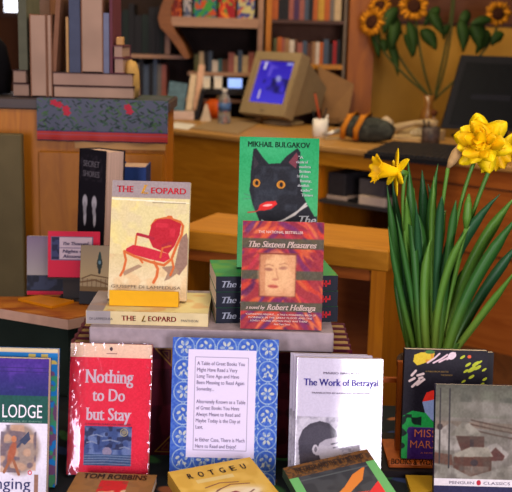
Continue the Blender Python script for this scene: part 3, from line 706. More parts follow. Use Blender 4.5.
bl = MB(); bl.v = []
bl.prism([(0, 0), (.033, 0), (.033, .006), (.014, .024), (0, .027)], x0, x1)
M90 = Matrix(((0, 1, 0, 0), (1, 0, 0, 1.648), (0, 0, 1, yz0), (0, 0, 0, 1)))
bl.v = [tuple(M90 @ Vector(v)) for v in bl.v]
o = bl.build('book_rest', mat('yellow painted block', (216, 160, 10), .5, .06)); tag(o, 'bright yellow block propping up the armchair-cover book', 'book rest')
r, fc, W, H = standing('cream book with red armchair on its cover, propped behind the yellow block', a, 112.5, 180, 190.5, 1.678, LZT, -2, 14, .014, pages('grey white paper', (214, 204, 200)), MY, pr=PRINT_M)
leopard_print(fc, W, H, 80, 122)
# the rest's lip holds the book: a thin ledge behind the block is hidden

# three stacked copies, spine forward
ga = Art(60, 90, (50, 140, 76), 1); ga.mix((90, 150, 60), 6, 3, .4, .6, .8)
MG = mat('green card', (30, 110, 60), .5); NV = mat('dark navy spine', (16, 20, 34), .45)
st_t = .0272
for i in range(3):
    r, L = flat_book('dark-spined book with green cover, %s of the three stacked behind the collage cover' % ['bottom one', 'middle one', 'top one'][i], 216, 339, 1.640, SZT+i*(st_t+.0004), st_t, .125, 8, ga, MG, M_PAGE, 'stack of three dark-spined books', NV)
    sp = [c for c in r.children if c.name.startswith('spine')][0]
    wi = mat('ink silver', (170, 176, 190), .5)
    sptext(sp, 'The', wi, L, st_t, .125, .035, .16, .011, True, .3, .3); sptext(sp, 'Master', wi, L, st_t, .125, .19, .42, .011, True, .3, .3); sptext(sp, 'and Margarita', wi, L, st_t, .125, .45, .8, .011, True, .3, .3)
    mb = MB()   # little red emblem near the foot of the spine
    cz, cy = L*.10, st_t/2
    for (z0, y0, z1, y1) in ((-.0085, -.001, .008, .002), (-.002, -.005, .001, .006), (.004, -.006, .006, .006), (-.008, -.006, -.006, -.001)):
        mb.box(-.0662-.0001+.0034, cy+y0, cz+z0, -.0662+.0030, cy+y1, cz+z1)
    mb.build('spine_emblem', RED, r)

# cat book standing on that stack
a = Art(81, 128, (30, 150, 84), 2.4)
a.vgrad(0, 128, (22, 146, 84), (92, 176, 110)); a.ell(30, 10, 30, 10, (70, 176, 116), 0, .5, 1)
bk = (22, 24, 30)
a.poly([(12, 34), (14, 12), (17, 11), (24, 20), (30, 26), (42, 25), (48, 18), (56, 12), (59, 10), (62, 14), (61, 28), (62, 40), (66, 56), (70, 64), (79, 78), (81, 90), (81, 128), (14, 128), (18, 100), (22, 82), (14, 64), (11, 52), (12, 42)], bk)
a.poly([(50, 24), (58, 14), (60, 18), (58, 30)], (110, 50, 60)); a.poly([(14.5, 18), (20, 26), (15, 32)], (46, 40, 46))
a.mix((48, 54, 62), 12, 5, .5, .75, .6, (16, 28, 60, 72)); a.ell(28, 52, 11, 13, (40, 46, 54), 0, .6, 1); a.ell(24, 66, 8, 6, (44, 48, 56), 0, .8, .8)
for cx, cy, rx in ((18, 45, 4.4), (43, 46, 5)):
    a.ell(cx, cy, rx, 4.6, (30, 20, 14)); a.ell(cx, cy, rx-.6, 4, (206, 140, 36)); a.ell(cx+.3, cy, 1.7, 2.1, (16, 12, 10)); a.ring(cx, cy, 2.6, .7, (150, 84, 20))
a.poly([(22, 66), (28, 63), (38, 62), (40, 65), (34, 70), (26, 72), (20, 72)], (206, 34, 30)); a.ell(30, 66.5, 5, 1.2, (226, 170, 160), -8); a.line([(10, 74), (18, 73), (22, 71)], 1.1, (200, 60, 50))
a.line([(14, 58), (6, 56)], .4, (90, 100, 100)); a.line([(14, 60), (5, 61)], .4, (90, 100, 100))
a.poly([(30, 86), (40, 84), (37, 92), (33, 90)], (80, 120, 96)); a.line([(28, 86), (44, 82), (58, 75), (69, 64)], 2.0, (190, 186, 176)); a.poly([(24, 80), (30, 84), (34, 100), (22, 96)], (150, 160, 150))
a.poly([(20, 100), (34, 88), (81, 76), (81, 128), (14, 128)], (28, 28, 38), .9); a.line([(48, 80), (70, 66)], 1.8, (190, 186, 176))
a.blur(2); a.grain(.05, 60)
zt = SZT + 3*(st_t+.0004)
r, fc, W, H = standing('green book with a black cat on its cover, standing on the dark stack', a, 240, 136.5, 319.5, 1.695, zt, 0, 10, .022, M_PAGE, MG, mat('dark green spine', (20, 70, 46), .5), pr=PRINT_M)
ctext(fc, 'MIKHAIL BULGAKOV', mat('ink deep green', (8, 62, 38), .5), W, H, 81, 128, 8, 72, 9.5, 5, serif=True)
S_ = INK('pale grey', (196, 200, 200))
ctext(fc, 'The', S_, W, H, 81, 128, 60, 79, 84, 8, serif=True, shear=.3); ctext(fc, 'Master', S_, W, H, 81, 128, 40, 74, 97, 9, serif=True, shear=.3)
for i, (s, x0) in enumerate((('"A', 60), ('classic of', 58), ('modern', 61), ('fiction', 61), ('for all time,', 59), ('funny,', 62), ('devilish', 60), ('tale"', 63), ('Times', 64))):
    ctext(fc, s, S_, W, H, 81, 128, x0, x0+min(12, 2.6*len(s)), 20+i*4.6, 2.6, serif=True, name='printed_line')

# collage cover
a = Art(82, 108, (150, 44, 50), 2.6)
rr = random.Random(11)
for i in range(170):
    x, y = rr.uniform(-4, 86), rr.uniform(-4, 112); an = rr.uniform(-60, -20) if x < 41 else rr.uniform(20, 70)
    c = rr.choice([(196, 60, 34), (206, 90, 44), (110, 34, 84), (84, 26, 70), (180, 46, 60), (212, 110, 60), (130, 30, 50), (90, 40, 96)])
    a.ell(x, y, rr.uniform(5, 13), rr.uniform(1.2, 3.0), c, an, .85, .5)
olive = (72, 78, 56)
for y0, y1 in ((17, 27), (49, 58), (81, 90)): a.rect(0, y0, 82, y1, olive, .88)
a.rect(17.5, 32.5, 55, 75.5, (120, 60, 40)); a.rect(18.5, 33.5, 54, 74.5, (196, 140, 96))
a.ell(33, 52, 15, 21, (216, 168, 118), 4, 1, .4); a.rect(18.5, 33.5, 24, 74.5, (176, 112, 74), .6); a.ell(24, 36, 8, 3, (180, 120, 80), -14, .6, .6)
a.ell(27, 48, 4.2, 1.7, (150, 96, 74), 4, .9, .5); a.ell(42, 46.5, 4.4, 1.7, (160, 108, 84), -4, .9, .5); a.line([(22.5, 44.5), (27, 43), (32, 44.5)], .9, (150, 96, 66), .8); a.line([(38, 43), (43, 41.6), (48, 43.4)], .9, (156, 102, 72), .8)
a.line([(34.5, 47), (35.5, 53), (37, 57)], 1.2, (184, 126, 88), .8); a.ell(34, 58, 3.4, 1.2, (176, 112, 82), 0, .8, .5)
a.ell(32, 65, 5.2, 1.8, (184, 84, 66), 4, .9, .4); a.line([(27, 65), (32, 65), (37, 65.4)], .5, (130, 56, 50)); a.ell(48, 60, 5, 14, (222, 176, 126), 0, .6, .9); a.ell(50, 40, 5, 7, (206, 150, 104), 0, .6, .8); a.blur(5)
a.rect(16.5, 31.5, 56, 33, (128, 60, 40), .8)
a.grain(.06, 60)
r, fc, W, H = standing('red and purple collage-cover book with pale face in a square, standing in front', a, 243, 220.5, 324.5, 1.607, SZT, 0, 10, .012, mat('pale page edge', (224, 196, 170), .7), mat('tan card', (190, 150, 110), .5), pr=PRINT_M)
P_ = INK('pale rose', (226, 200, 186))
ctext(fc, 'THE NATIONAL BESTSELLER', P_, W, H, 82, 108, 16, 61, 12, 2.6, name='printed_line')
ctext(fc, 'The Sixteen Pleasures', P_, W, H, 82, 108, 5, 74, 26, 6, serif=True, shear=.3)
ctext(fc, 'a novel by', P_, W, H, 82, 108, 5, 24, 88, 3.4, serif=True, shear=.3); ctext(fc, 'Robert Hellenga', P_, W, H, 82, 108, 26, 75, 88.5, 5.6, serif=True, shear=.3)
for i, s in enumerate(('"CAPTIVATING READING...  A TALE A WONDERFUL BOOK OF', 'FLORENCE IN THE GREAT FLOOD AND THE', 'LOVELY YOUNG WOMAN WHO WAS THERE"', 'New York Times')):
    x0, x1 = ((5, 76), (8, 72), (10, 68), (34, 50))[i]; ctext(fc, s, P_, W, H, 82, 108, x0, x1, 94+i*3.2, 1.7, name='printed_line')

# ================================================================== LEFT CORNER TABLE
TZ = .66
t = empty('corner_table', label='small wooden table with a pale edge, one corner pointing at the viewer', cat='table')
A = atz(68, 319, TZ); B = atz(-30, 303, TZ); Cc = atz(125, 308, TZ)
D1 = Vector((B.x-.05, 2.62-.1, TZ)); D2 = Vector((Cc.x+.03, 2.45, TZ))
pl = [A, Cc, D2, Vector((at(80, 280, 2.45).x, 2.45, TZ)), atz(80, 296, TZ), atz(-40, 297, TZ), B]
def slab(pts, z0, z1):
    n = len(pts); v = [(p.x, p.y, z0) for p in pts] + [(p.x, p.y, z1) for p in pts]
    return MB().add(v, [tuple(range(n-1, -1, -1)), tuple(range(n, 2*n))] + [(i, (i+1) % n, n+(i+1) % n, n+i) for i in range(n)])
cen = sum((Vector((p.x, p.y, 0)) for p in pl), Vector())/7
ins = lambda k: [Vector((cen.x+(p.x-cen.x)*k, cen.y+(p.y-cen.y)*k, TZ)) for p in pl]
slab(pl, TZ-.022, TZ-.002).build('pale_edge_board', mat('pale edge band', (186, 146, 122), .6), t)
slab(ins(.995), TZ-.002, TZ).build('tabletop', wood('orange red veneer', (130, 62, 22), (170, 104, 34), (3, 10, 5)), t)
slab(ins(.93), .03, TZ-.022).build('skirt', mat('dark green cloth', (24, 34, 26), .9, .3, 8), t)
# books and card on it
ya = Art(60, 20, (196, 120, 20), 1)
yb = slab([atz(18, 301, TZ), atz(52, 309, TZ), atz(74, 303, TZ), atz(40, 297.5, TZ)], TZ+.0003, TZ+.006).build('booklet', mat('amber glossy card', (206, 128, 16), .3)); tag(yb, 'amber yellow booklet lying flat on the corner table', 'booklet')
a = Art(50, 66, (128, 120, 132), 2); a.vgrad(0, 44, (112, 96, 116), (150, 144, 140)); a.rect(0, 44, 50, 62, (16, 20, 34)); a.mix((52, 60, 84), 8, 3, .5, .7, .8, (0, 44, 50, 60)); a.rect(0, 62, 50, 66, (186, 20, 50))
standing('grey book with navy lower band and red foot strip, on the corner table', a, 27, 236, 70, 2.065, TZ, 4, 8, .018, M_PAGE, mat('grey card', (120, 116, 112), .8), pr=PRINT_M)
bk_ = empty('card_holder', label='dark grey upright holder behind the small figure book', cat='holder')
bx = pbox(63, 279, 80, 306, 2.035, .02); MB().box(bx[0], bx[1], TZ+.0003, bx[3], bx[4], bx[5]).build('stand', mat('charcoal plastic', (46, 42, 40), .6), bk_)
MB().box(bx[0]-.01, bx[1]-.01, TZ+.0003, bx[3]+.01, bx[4]+.02, TZ+.005).build('base', mat('charcoal plastic', (46, 42, 40), .6), bk_)
MB().box(at(48, 280, 2.035).x, 2.03, bx[5], at(96, 280, 2.035).x, 2.052, bx[5]+.003).build('ledge', mat('charcoal plastic', (46, 42, 40), .6), bk_)
a = Art(54, 54, (196, 20, 56), 2.4); a.rect(3, 6, 47, 34, (90, 80, 110)); a.rect(4, 7, 46, 33, (188, 168, 178)); a.rect(4, 7, 12, 33, (50, 54, 92)); a.mix((20, 20, 50), 18, 5, .5, .6, .8, (4, 7, 12, 33)); a.rect(12, 19, 46, 19.8, (90, 80, 110))
O, ux, uy, uz, W, H = frame(48, 231, 100, 2.036, bx[5]+.0035, 3, 8)
rc = empty('sign_card', label='pink-red card with a boxed white label, above the grey book', cat='card', M=mtx(O, ux, uy, uz))
fc = art_mesh('card_face', a, W, H, 0, None, MB().box(-W/2, .0003, 0, W/2, .004, H), (PRINT_M, mat('crimson card', (186, 20, 50), .5)), rc)
for s, x0, x1, yb_ in (('The Thousand', 15, 42, 16), ('Nights of', 15, 38, 25), ('Alexandria', 15, 42, 31)): ctext(fc, s, INK('indigo', (50, 44, 90)), W, H, 54, 54, x0, x1, yb_, 3.6, serif=True, shear=.2)
a = Art(34, 60, (152, 132, 96), 2.4); a.vgrad(0, 34, (140, 122, 96), (170, 148, 104)); a.line([(2, 34), (12, 30), (34, 33)], 1.2, (96, 70, 40)); a.line([(0, 38), (16, 35), (34, 40)], 1.6, (104, 74, 36)); a.rect(0, 42, 34, 48, (110, 84, 44)); a.rect(0, 47, 34, 60, (18, 16, 18))
for x in range(3, 34, 5): a.line([(x, 34), (x, 42)], .6, (96, 66, 34))
a.ell(21, 18, 3, 7, (26, 40, 34)); a.ell(21, 12, 1.8, 5, (30, 56, 50)); a.ell(21, 8, 1, 2, (30, 56, 50)); a.ell(21, 17, 1.4, 2, (90, 120, 130)); a.ell(21, 26, 1.6, 3, (30, 36, 30))
standing('small tan book with a dark green figure over a bridge, beside the armchair book', a, 81, 245, 112, 2.0, TZ, -4, 9, .015, M_PAGE, mat('black card', (24, 20, 28), .4), pr=PRINT_M)
# tall black book with two pale footprints
a = Art(34, 92, (24, 22, 28), 2.4)
for x in (9, 21): a.ell(x, 37, 3.2, 5, (176, 172, 176), 0, 1, .3); a.ell(x+(.5 if x < 15 else 1), 48, 1.8, 6, (176, 172, 176), 0, 1, .3); a.ell(x, 42, 2, 5, (150, 146, 150))
a.mix((44, 40, 46), 14, 4, .5, .65, .8, (2, 4, 30, 22)); a.line([(4, 66), (26, 66)], .6, (90, 84, 90)); a.line([(8, 70), (24, 70)], .6, (90, 84, 90)); a.line([(10, 78), (22, 78)], .5, (80, 74, 80))
ux = None
r, fc, W, H = standing('tall black book with two pale footprints and thick pages, on the corner table', a, 79.5, 148, 106, 2.2, TZ, -36, 3, .062, pages('pinkish page block', (214, 180, 160)), mat('black card', (24, 20, 28), .4), hard=True, pr=PRINT_M)
b = pbox(120, 167, 146, 250, 2.33, .10); simple_book_later = b
P2 = INK('dim grey', (120, 114, 120)); ctext(fc, 'SECRET', P2, W, H, 34, 92, 6, 27, 12, 4, serif=True); ctext(fc, 'SHORES', P2, W, H, 34, 92, 6, 27, 19, 4, serif=True); ctext(fc, 'A Novel', P2, W, H, 34, 92, 7, 24, 68, 3, serif=True, shear=.2)

# ================================================================== LEFT CABINET
CY0 = 2.62; CZ = at(60, 98.5, CY0).z
cb = empty('counter_cabinet', (0, CY0, 0), 'tall orange wood cabinet at the left, carrying books and a floral runner', 'cabinet')
cx0, cx1 = at(-60, 150, CY0).x, at(166, 150, CY0).x
def rel(mb): mb.v = [(x, y-CY0, z) for x, y, z in mb.v]; return mb
rel(MB().box(cx0, CY0, 0, cx1, CY0+.23, CZ-.03)).build('body', W_OAK2, cb)
rel(MB().box(cx0-.01, CY0-.012, CZ-.03, cx1+.01, CY0+.235, CZ, bev=.004)).build('top', wood('dark counter top', (60, 52, 50), (80, 66, 58)), cb)
for px0, px1 in ((40, 84), (120, 164)):
    x0, x1 = at(px0, 200, CY0).x, at(px1, 200, CY0).x
    rel(MB().box(x0, CY0-.014, .3, x1, CY0, at(100, 152, CY0).z, bev=.003)).build('door_panel', wood('door panel %d' % px0, (150, 88, 10), (172, 106, 18), (9, 9, 2)), cb)
rel(MB().box(at(76, 140, CY0).x, CY0-.018, at(100, 148, CY0).z, cx1, CY0, at(100, 139, CY0).z)).build('rail', W_TOP, cb)
b = pbox(-10, 134, 23, 300, 2.55, .03)
gp = MB().box(b[0], b[1], .0005, b[3], b[4], b[5], bev=.003).build('partition_panel', mat('grey green laminate', (96, 84, 54), .7, .12, 12)); tag(gp, 'grey green upright panel at the left edge before the wooden cabinet', 'panel')
b = pbox(122, 167, 142, 178, 2.57, .04)
# floral runner: folds over the top and hangs over the front
a = Art(130, 60, (78, 82, 98), 2.6)
rr = random.Random(4)
for i in range(260):
    x, y = rr.uniform(0, 130), rr.uniform(0, 46); an = rr.choice([-50, 40, -30, 60]); a.ell(x, y, rr.uniform(2, 4), rr.uniform(.6, 1.2), rr.choice([(50, 84, 48), (26, 44, 34), (66, 98, 54), (36, 66, 54)]), an, .9)
for x, y in ((22, 9), (29, 14), (30, 20), (90, 10), (92, 16), (17, 6)):
    for k in range(5): a.ell(x+2.2*math.cos(k*1.26), y+2.6*math.sin(k*1.26), 2.0, 1.6, (176, 26, 50), k*72)
a.rect(0, 46, 130, 60, (168, 46, 36)); a.rect(0, 49.5, 130, 50.8, (150, 66, 80)); a.rect(0, 55, 130, 56.5, (140, 34, 36)); a.rect(0, 45, 130, 46.5, (54, 46, 84)); a.rect(0, 58, 130, 60, (60, 20, 34))
xa, xb = at(37, 118, CY0-.02).x, at(168, 118, CY0-.02).x; zb = at(100, 142, CY0-.02).z; hh = CZ-zb
def rwarp(u, v): return .0035*np.sin(u*22)*(1-v) - .004*(1-v)
ru = empty('table_runner', ((xa+xb)/2, CY0-.02, zb), 'blue-grey floral runner with a red border hanging over the wooden cabinet', 'runner')
art_mesh('hanging_front', a, xb-xa, hh+.002, 0, rwarp, None, (PRINT_M,), ru)
a2 = Art(130, 60, (64, 64, 78), 1); a2.mix((30, 52, 36), 20, 5)
o = art_mesh('flat_top', a2, xb-xa, .22, 0, None, MB().box(-(xb-xa)/2, .0003, 0, (xb-xa)/2, .0015, .22), (PRINT_M, mat('cloth back', (26, 30, 32), .9)), ru)
o.matrix_local = mtx(Vector((0, 0, hh+.002)), Vector((1, 0, 0)), Vector((0, 0, -1)), Vector((0, 1, 0)))

# books on the cabinet, their page edges towards the viewer
def simple_book(name, bx, cm, pm, label, group, fore=True, axis='x', parent=None):
    """closed book as a box: boards on two sides, page block between. axis = thickness direction; fore = page edges face the viewer"""
    x0, y0, z0, x1, y1, z1 = bx; th = .0022
    r = empty(name, ((x0+x1)/2, y0, z0), label, 'book', group)
    o = Vector(((x0+x1)/2, y0, z0))
    def R(mb): mb.v = [tuple(Vector(v)-o) for v in mb.v]; return mb
    c = MB(); i = .003
    if axis == 'x':
        c.box(x0, y0, z0, x0+th, y1, z1).box(x1-th, y0, z0, x1, y1, z1)
        if fore: c.box(x0+th, y1-th, z0, x1-th, y1, z1); p = (x0+th, y0+i, z0+i, x1-th, y1-th, z1-i)
        else: c.box(x0+th, y0, z0, x1-th, y0+th, z1); p = (x0+th, y0+th, z0+i, x1-th, y1-i, z1-i)
    else:
        c.box(x0, y0, z0, x1, y1, z0+th).box(x0, y0, z1-th, x1, y1, z1)
        if fore: c.box(x0, y1-th, z0+th, x1, y1, z1-th); p = (x0+i, y0+i, z0+th, x1-i, y1-th, z1-th)
        else: c.box(x0, y0, z0+th, x1, y0+th, z1-th); p = (x0+i, y0+th, z0+th, x1-i, y1-i, z1-th)
    R(c).build('cover', cm, r); R(MB().box(*p)).build('page_block', pm, r)
    return r
CT = CZ+.0022
PG = [pages('page block warm', (176, 142, 118)), pages('page block rosy', (166, 132, 112)), pages('page block dun', (150, 120, 100))]
b = list(simple_book_later); b[2] = TZ+.0003; BK_ = b
TAN = mat('tan cloth', (126, 86, 62), .7); GRN = mat('grey green cloth', (84, 84, 66), .7); BLU = mat('slate blue cloth', (66, 72, 92), .6); BRN = mat('dark brown cloth', (56, 32, 28), .7); PLUM = mat('plum cloth', (92, 44, 54), .6)
G1 = 'books on top of the wooden cabinet'
simple_book('closed_book', BK_, mat('royal blue cloth', (30, 56, 112), .6), M_PAGE2, 'blue book standing behind the armchair-cover book on the corner table', None, False)
def cabbook(px0, py0, px1, py1, cm, pm, label, z0=None, axis='x', dY=0, dep=.16, fore=True, z1=None):
    Y = CY0+.01+dY; b = list(pbox(px0, py0, px1, py1, Y, dep))
    if z0 is not None: b[2] = z0
    if z1 is not None: b[5] = z1
    simple_book('closed_book', b, cm, pm, label, G1, fore, axis); return b[5]
zA = CT
q = at(93, 86.5, CY0+.01).z; q2 = at(93, 73, CY0+.01).z
cabbook(53, 87, 134, 100, BRN, PG[0], 'wide book lying flat on the floral runner, lower of the pair', CT, 'z', z1=q)
cabbook(52, 74, 133, 86, BRN, PG[1], 'wide book lying flat, upper of the pair on the floral runner', q+.0004, 'z', z1=q2)
ST2 = q2+.0004
cabbook(30, 14, 46.5, 97, TAN, PG[0], 'thick upright book between the two stacks on the cabinet, page edges out', CT)
cabbook(47, 14, 52, 97, TAN, PG[0], 'thin upright book just right of the thick one on the cabinet', CT)
cabbook(12, 83, 29.5, 97, BRN, PG[2], 'short flat book at the left end of the cabinet, lower of two', CT, 'z', z1=at(20, 83.5, CY0+.01).z)
z2 = at(20, 83.5, CY0+.01).z+.0004
cabbook(12, 69, 26.5, 83, BRN, PG[2], 'short flat book at the left end of the cabinet, upper of two', z2, 'z', z1=at(20, 70, CY0+.01).z)
cabbook(18, -20, 26.5, 69, GRN, PG[2], 'upright grey green book standing on the two short flat ones', at(20, 70, CY0+.01).z+.0004, fore=False)
cabbook(27, 46, 29.5, 97, mat('straw card', (170, 130, 80), .6), PG[0], 'very thin straw-coloured upright book beside the short flat pair', CT+.0, fore=False) if False else None
cabbook(31, -30, 50, 12, TAN, PG[1], 'wide tan book standing behind the thick upright ones', CT, dY=.17, dep=.12)
cabbook(66, 17, 68.5, 73, mat('straw card', (170, 130, 80), .6), PG[0], 'thin straw-coloured upright book on the wide flat pair', ST2, fore=False)
cabbook(69, -14, 80, 73, BLU, PG[2], 'slate blue upright book left of the broad tan page block', ST2, fore=False)
cabbook(81, -14, 103, 73, TAN, PG[0], 'broad upright book with tan page block above the runner', ST2)
cabbook(103.5, 13, 109, 73, mat('grey blue spine', (104, 108, 130), .6), PG[1], 'narrow blue-grey upright book beside the broad tan page block', ST2, fore=False)
cabbook(109.5, -14, 112.5, 73, PLUM, PG[1], 'narrow plum upright book with tan edge, right of the blue-grey one', ST2, fore=False)
z3 = at(118, 58, CY0+.01).z
cabbook(113.5, 58, 124, 73, PLUM, PG[1], 'small book lying at the right end of the cabinet, lower one', ST2, 'z', z1=z3)
cabbook(113, 45, 123, 57.5, PLUM, PG[1], 'small book lying at the right end of the cabinet, upper one', z3+.0004, 'z', z1=at(118, 45.5, CY0+.01).z)
b = list(pbox(116, 37, 123, 45, CY0+.03, .03)); b[2] = at(118, 45.5, CY0+.01).z+.0004
o = MB().box(*b, bev=.002).build('notepad_block', mat('sand block', (176, 132, 80), .7)); tag(o, 'little sand-coloured block on top of the small books', 'block')
# leaning tan book in the dark gap
r = simple_book('closed_book', (0, 0, 0, .012, .14, .20), TAN, PG[2], 'tan book leaning sideways over the wide flat pair', G1, False)
r.location = (at(53, 73, CY0+.01).x, CY0+.02, ST2+.0005); r.rotation_euler = (0, math.radians(4.5), 0)
# cream stuffed item right of books
o = MB().lathe([(.0, 0), (.018, .002), (.022, .03), (.02, .07), (.012, .095), (0, .1)], 20, wob=lambda a: 1+.12*math.sin(3*a)).build('cloth_pouch', mat('mustard cream cloth', (178, 140, 76), .9, .2, 40, bump=.5)); o.location = (at(131, 90, CY0+.06).x, CY0+.06, CZ+.0022)
tag(o, 'mustard cream pouch at the right end of the wooden cabinet', 'pouch')
# dark bag at far left
o = MB().lathe([(.0, 0), (.07, .003), (.075, .06), (.062, .13), (.03, .17), (0, .175)], 24, wob=lambda a: 1+.08*math.sin(5*a)).build('cloth_bag', mat('black nylon', (20, 18, 20), .6, .2, 20, bump=.5)); o.location = (at(-18, 90, CY0+.1).x, CY0+.1, CZ+.0002)
tag(o, 'black bag at the far left end of the wooden cabinet', 'bag')

# ================================================================== MIDDLE CABINET TABLE
MZ = .70
fl, fr_ = atz(191, 230, MZ), atz(384, 250.5, MZ); bl_, br = atz(191, 214.5, MZ), atz(395, 241, MZ)
dx = (fr_-fl).normalized(); n_ = Vector((-dx.y, dx.x, 0)); dep = max(.28, (bl_-fl).dot(n_))
yaw = math.atan2(dx.y, dx.x)
L = (fr_-fl).length; ext = .05
mt = empty('side_cabinet', (fl.x, fl.y, 0), 'open wooden cabinet with thick orange top behind the upper books', 'cabinet', None, yaw)
MB().box(-ext, 0, MZ-.055, L+.012, dep, MZ, bev=.004).build('top', W_OAK, mt)
MB().box(-ext+.01, .012, MZ-.085, L-.02, .03, MZ-.055).build('apron', W_RED, mt)
MB().box(L-.030, .002, .0005, L+.008, .03, MZ-.055).build('post', W_OAK2, mt)
MB().box(L-.03, .03, .0005, L+.004, dep-.01, MZ-.055).build('side_panel', W_OAK2, mt)
MB().box(-ext, .002, .0005, -ext+.03, dep-.01, MZ-.055).build('side_panel', W_OAK2, mt)
MB().box(-ext+.03, dep-.03, .0005, L-.03, dep-.012, MZ-.055).build('back_panel', W_DARK, mt)
MB().box(L-.20, dep-.10, .0005, L-.03, dep-.031, MZ-.085).build('inner_panel', W_RED, mt)
MB().box(-ext+.03, .04, .28, L-.03, dep-.03, .30).build('shelf', W_DARK, mt)

# ================================================================== DESK
DZ = .75
f1, f2 = atz(169, 129, DZ), atz(512, 166, DZ); dx = (f2-f1).normalized(); yaw = math.atan2(dx.y, dx.x)

dk = empty('office_desk', (f1.x, f1.y, 0), 'long wooden desk counter with the computers, running to the right', 'desk', None, yaw)
DI = dk.matrix_basis.inverted() if False else (Matrix.Translation((f1.x, f1.y, 0)) @ Matrix.Rotation(yaw, 4, 'Z')).inverted()
def dloc(px, py, z=None):      # point on the desk top (or front plane) in desk coordinates
    return DI @ atz(px, py, DZ if z is None else z)
def dfront(px, py):            # point of the desk's front plane
    n = Vector((-dx.y, dx.x, 0)); d = ray(px, py); return DI @ (EYE + d*((f1-EYE).dot(n)/d.dot(n)))
LD = (f2-f1).length; DD = .80
MB().box(-.35, -.01, DZ-.025, LD+.5, DD, DZ, bev=.004).build('worktop', W_TOP, dk)
xr0 = dfront(322, 180).x; xr1 = dfront(396, 180).x
MB().box(-.35, .01, .0005, dfront(316, 180).x, .035, DZ-.025).build('front_panel', W_OAK, dk)
za = dfront(360, 170).z
MB().box(dfront(316, 180).x, .01, za, xr1, .035, DZ-.025).build('apron', W_OAK, dk)
MB().box(xr1, .01, .0005, LD+.5, .035, DZ-.025).build('front_panel', W_RED, dk)
for zz in (dfront(450, 184).z, dfront(450, 250).z): MB().box(xr1+.02, .006, zz-.003, LD+.5, .01, zz+.003).build('drawer_gap', W_DARK, dk)
MB().box(xr1-.02, .035, .0005, xr1, DD-.02, DZ-.025).build('side_panel', W_OAK2, dk)
MB().box(dfront(316, 180).x-.0, .035, .0005, dfront(316, 180).x+.02, DD-.02, DZ-.025).build('side_panel', W_OAK2, dk)
MB().box(dfront(316, 180).x, DD-.04, .0005, xr1-.03, DD-.02, DZ-.025).build('back_panel', W_DARK, dk)
zs = dfront(360, 200).z
MB().box(dfront(316, 180).x+.02, .0, .50, xr1-.03, DD-.04, .515).build('shelf', mat('grey shelf', (60, 56, 56), .6), dk)
# cartons and things under the desk
DM = Matrix.Translation((f1.x, f1.y, 0)) @ Matrix.Rotation(yaw, 4, 'Z')
def dbox(name, px0, py0, px1, py1, y0, dp, m, label, cat, zlo=None, bev=.002, group=None):
    """box parallel to the desk at depth y0 behind its front; stands on zlo"""
    n = Vector((-dx.y, dx.x, 0)); P = f1 + n*y0
    def q(px, py): d = ray(px, py); return DI @ (EYE + d*((P-EYE).dot(n)/d.dot(n)))
    cx, cy = (px0+px1)/2, (py0+py1)/2
    x0, x1, z0, z1 = q(px0, cy).x, q(px1, cy).x, q(cx, py1).z, q(cx, py0).z
    if zlo is not None: z0 = zlo
    o = MB().box(-(x1-x0)/2, 0, 0, (x1-x0)/2, dp, z1-z0, bev=bev).build(name, m); o.matrix_world = DM @ Matrix.Translation(((x0+x1)/2, y0, z0))
    if label: tag(o, label, cat, group)
    return o
KR = mat('pale carton', (206, 184, 164), .7, .08); KR2 = mat('grey carton', (176, 154, 140), .7); 
sh = .5155
o1 = dbox('storage_box', 326, 196, 346, 215, .03, .3, KR2, 'greyish box on the shelf under the desk, left of the pale ones', 'box', sh)
o2 = dbox('storage_box', 358, 197, 385, 220, .01, .3, KR, 'largest pale box on the shelf under the desk, behind the daffodil', 'box', sh)
o3 = dbox('storage_box', 347, 200, 357, 214, .02, .2, mat('black box', (20, 20, 24), .5), 'small black box between the pale boxes under the desk', 'box', sh)
o4 = dbox('storage_box', 328, 173, 345, 196, .04, .25, mat('charcoal box', (50, 46, 48), .6), 'dark box stacked on the greyish box under the desk', 'box', sh + max(v.co.z for v in o1.data.vertices) + .0004)
o5 = dbox('document_tray', 359, 180, 384, 196, .04, .25, mat('grey tray', (84, 78, 78), .6), 'dark grey tray stacked on the largest pale box under the desk', 'tray', sh + max(v.co.z for v in o2.data.vertices) + .0004)

# ------------------------------------------------ on the desk
def onz(px, py): return atz(px, py, DZ)
# blotter / papers
def flat(name, pts, m, label, cat, th=.004, z=DZ):
    o = slab([atz(x, y, z+th) for x, y in pts], z+.0005, z+th).build(name, m); tag(o, label, cat); return o
flat('desk_blotter', [(190, 128), (238, 134), (262, 121), (222, 117.5)], mat('dun blotter', (150, 124, 90), .7), 'dun desk blotter lying left of the monitor', 'blotter')
flat('paper_sheet', [(166, 127), (188, 129.5), (196, 124.5), (176, 122)], M_WHITE, 'loose white paper at the left corner of the desk', 'paper', .002)
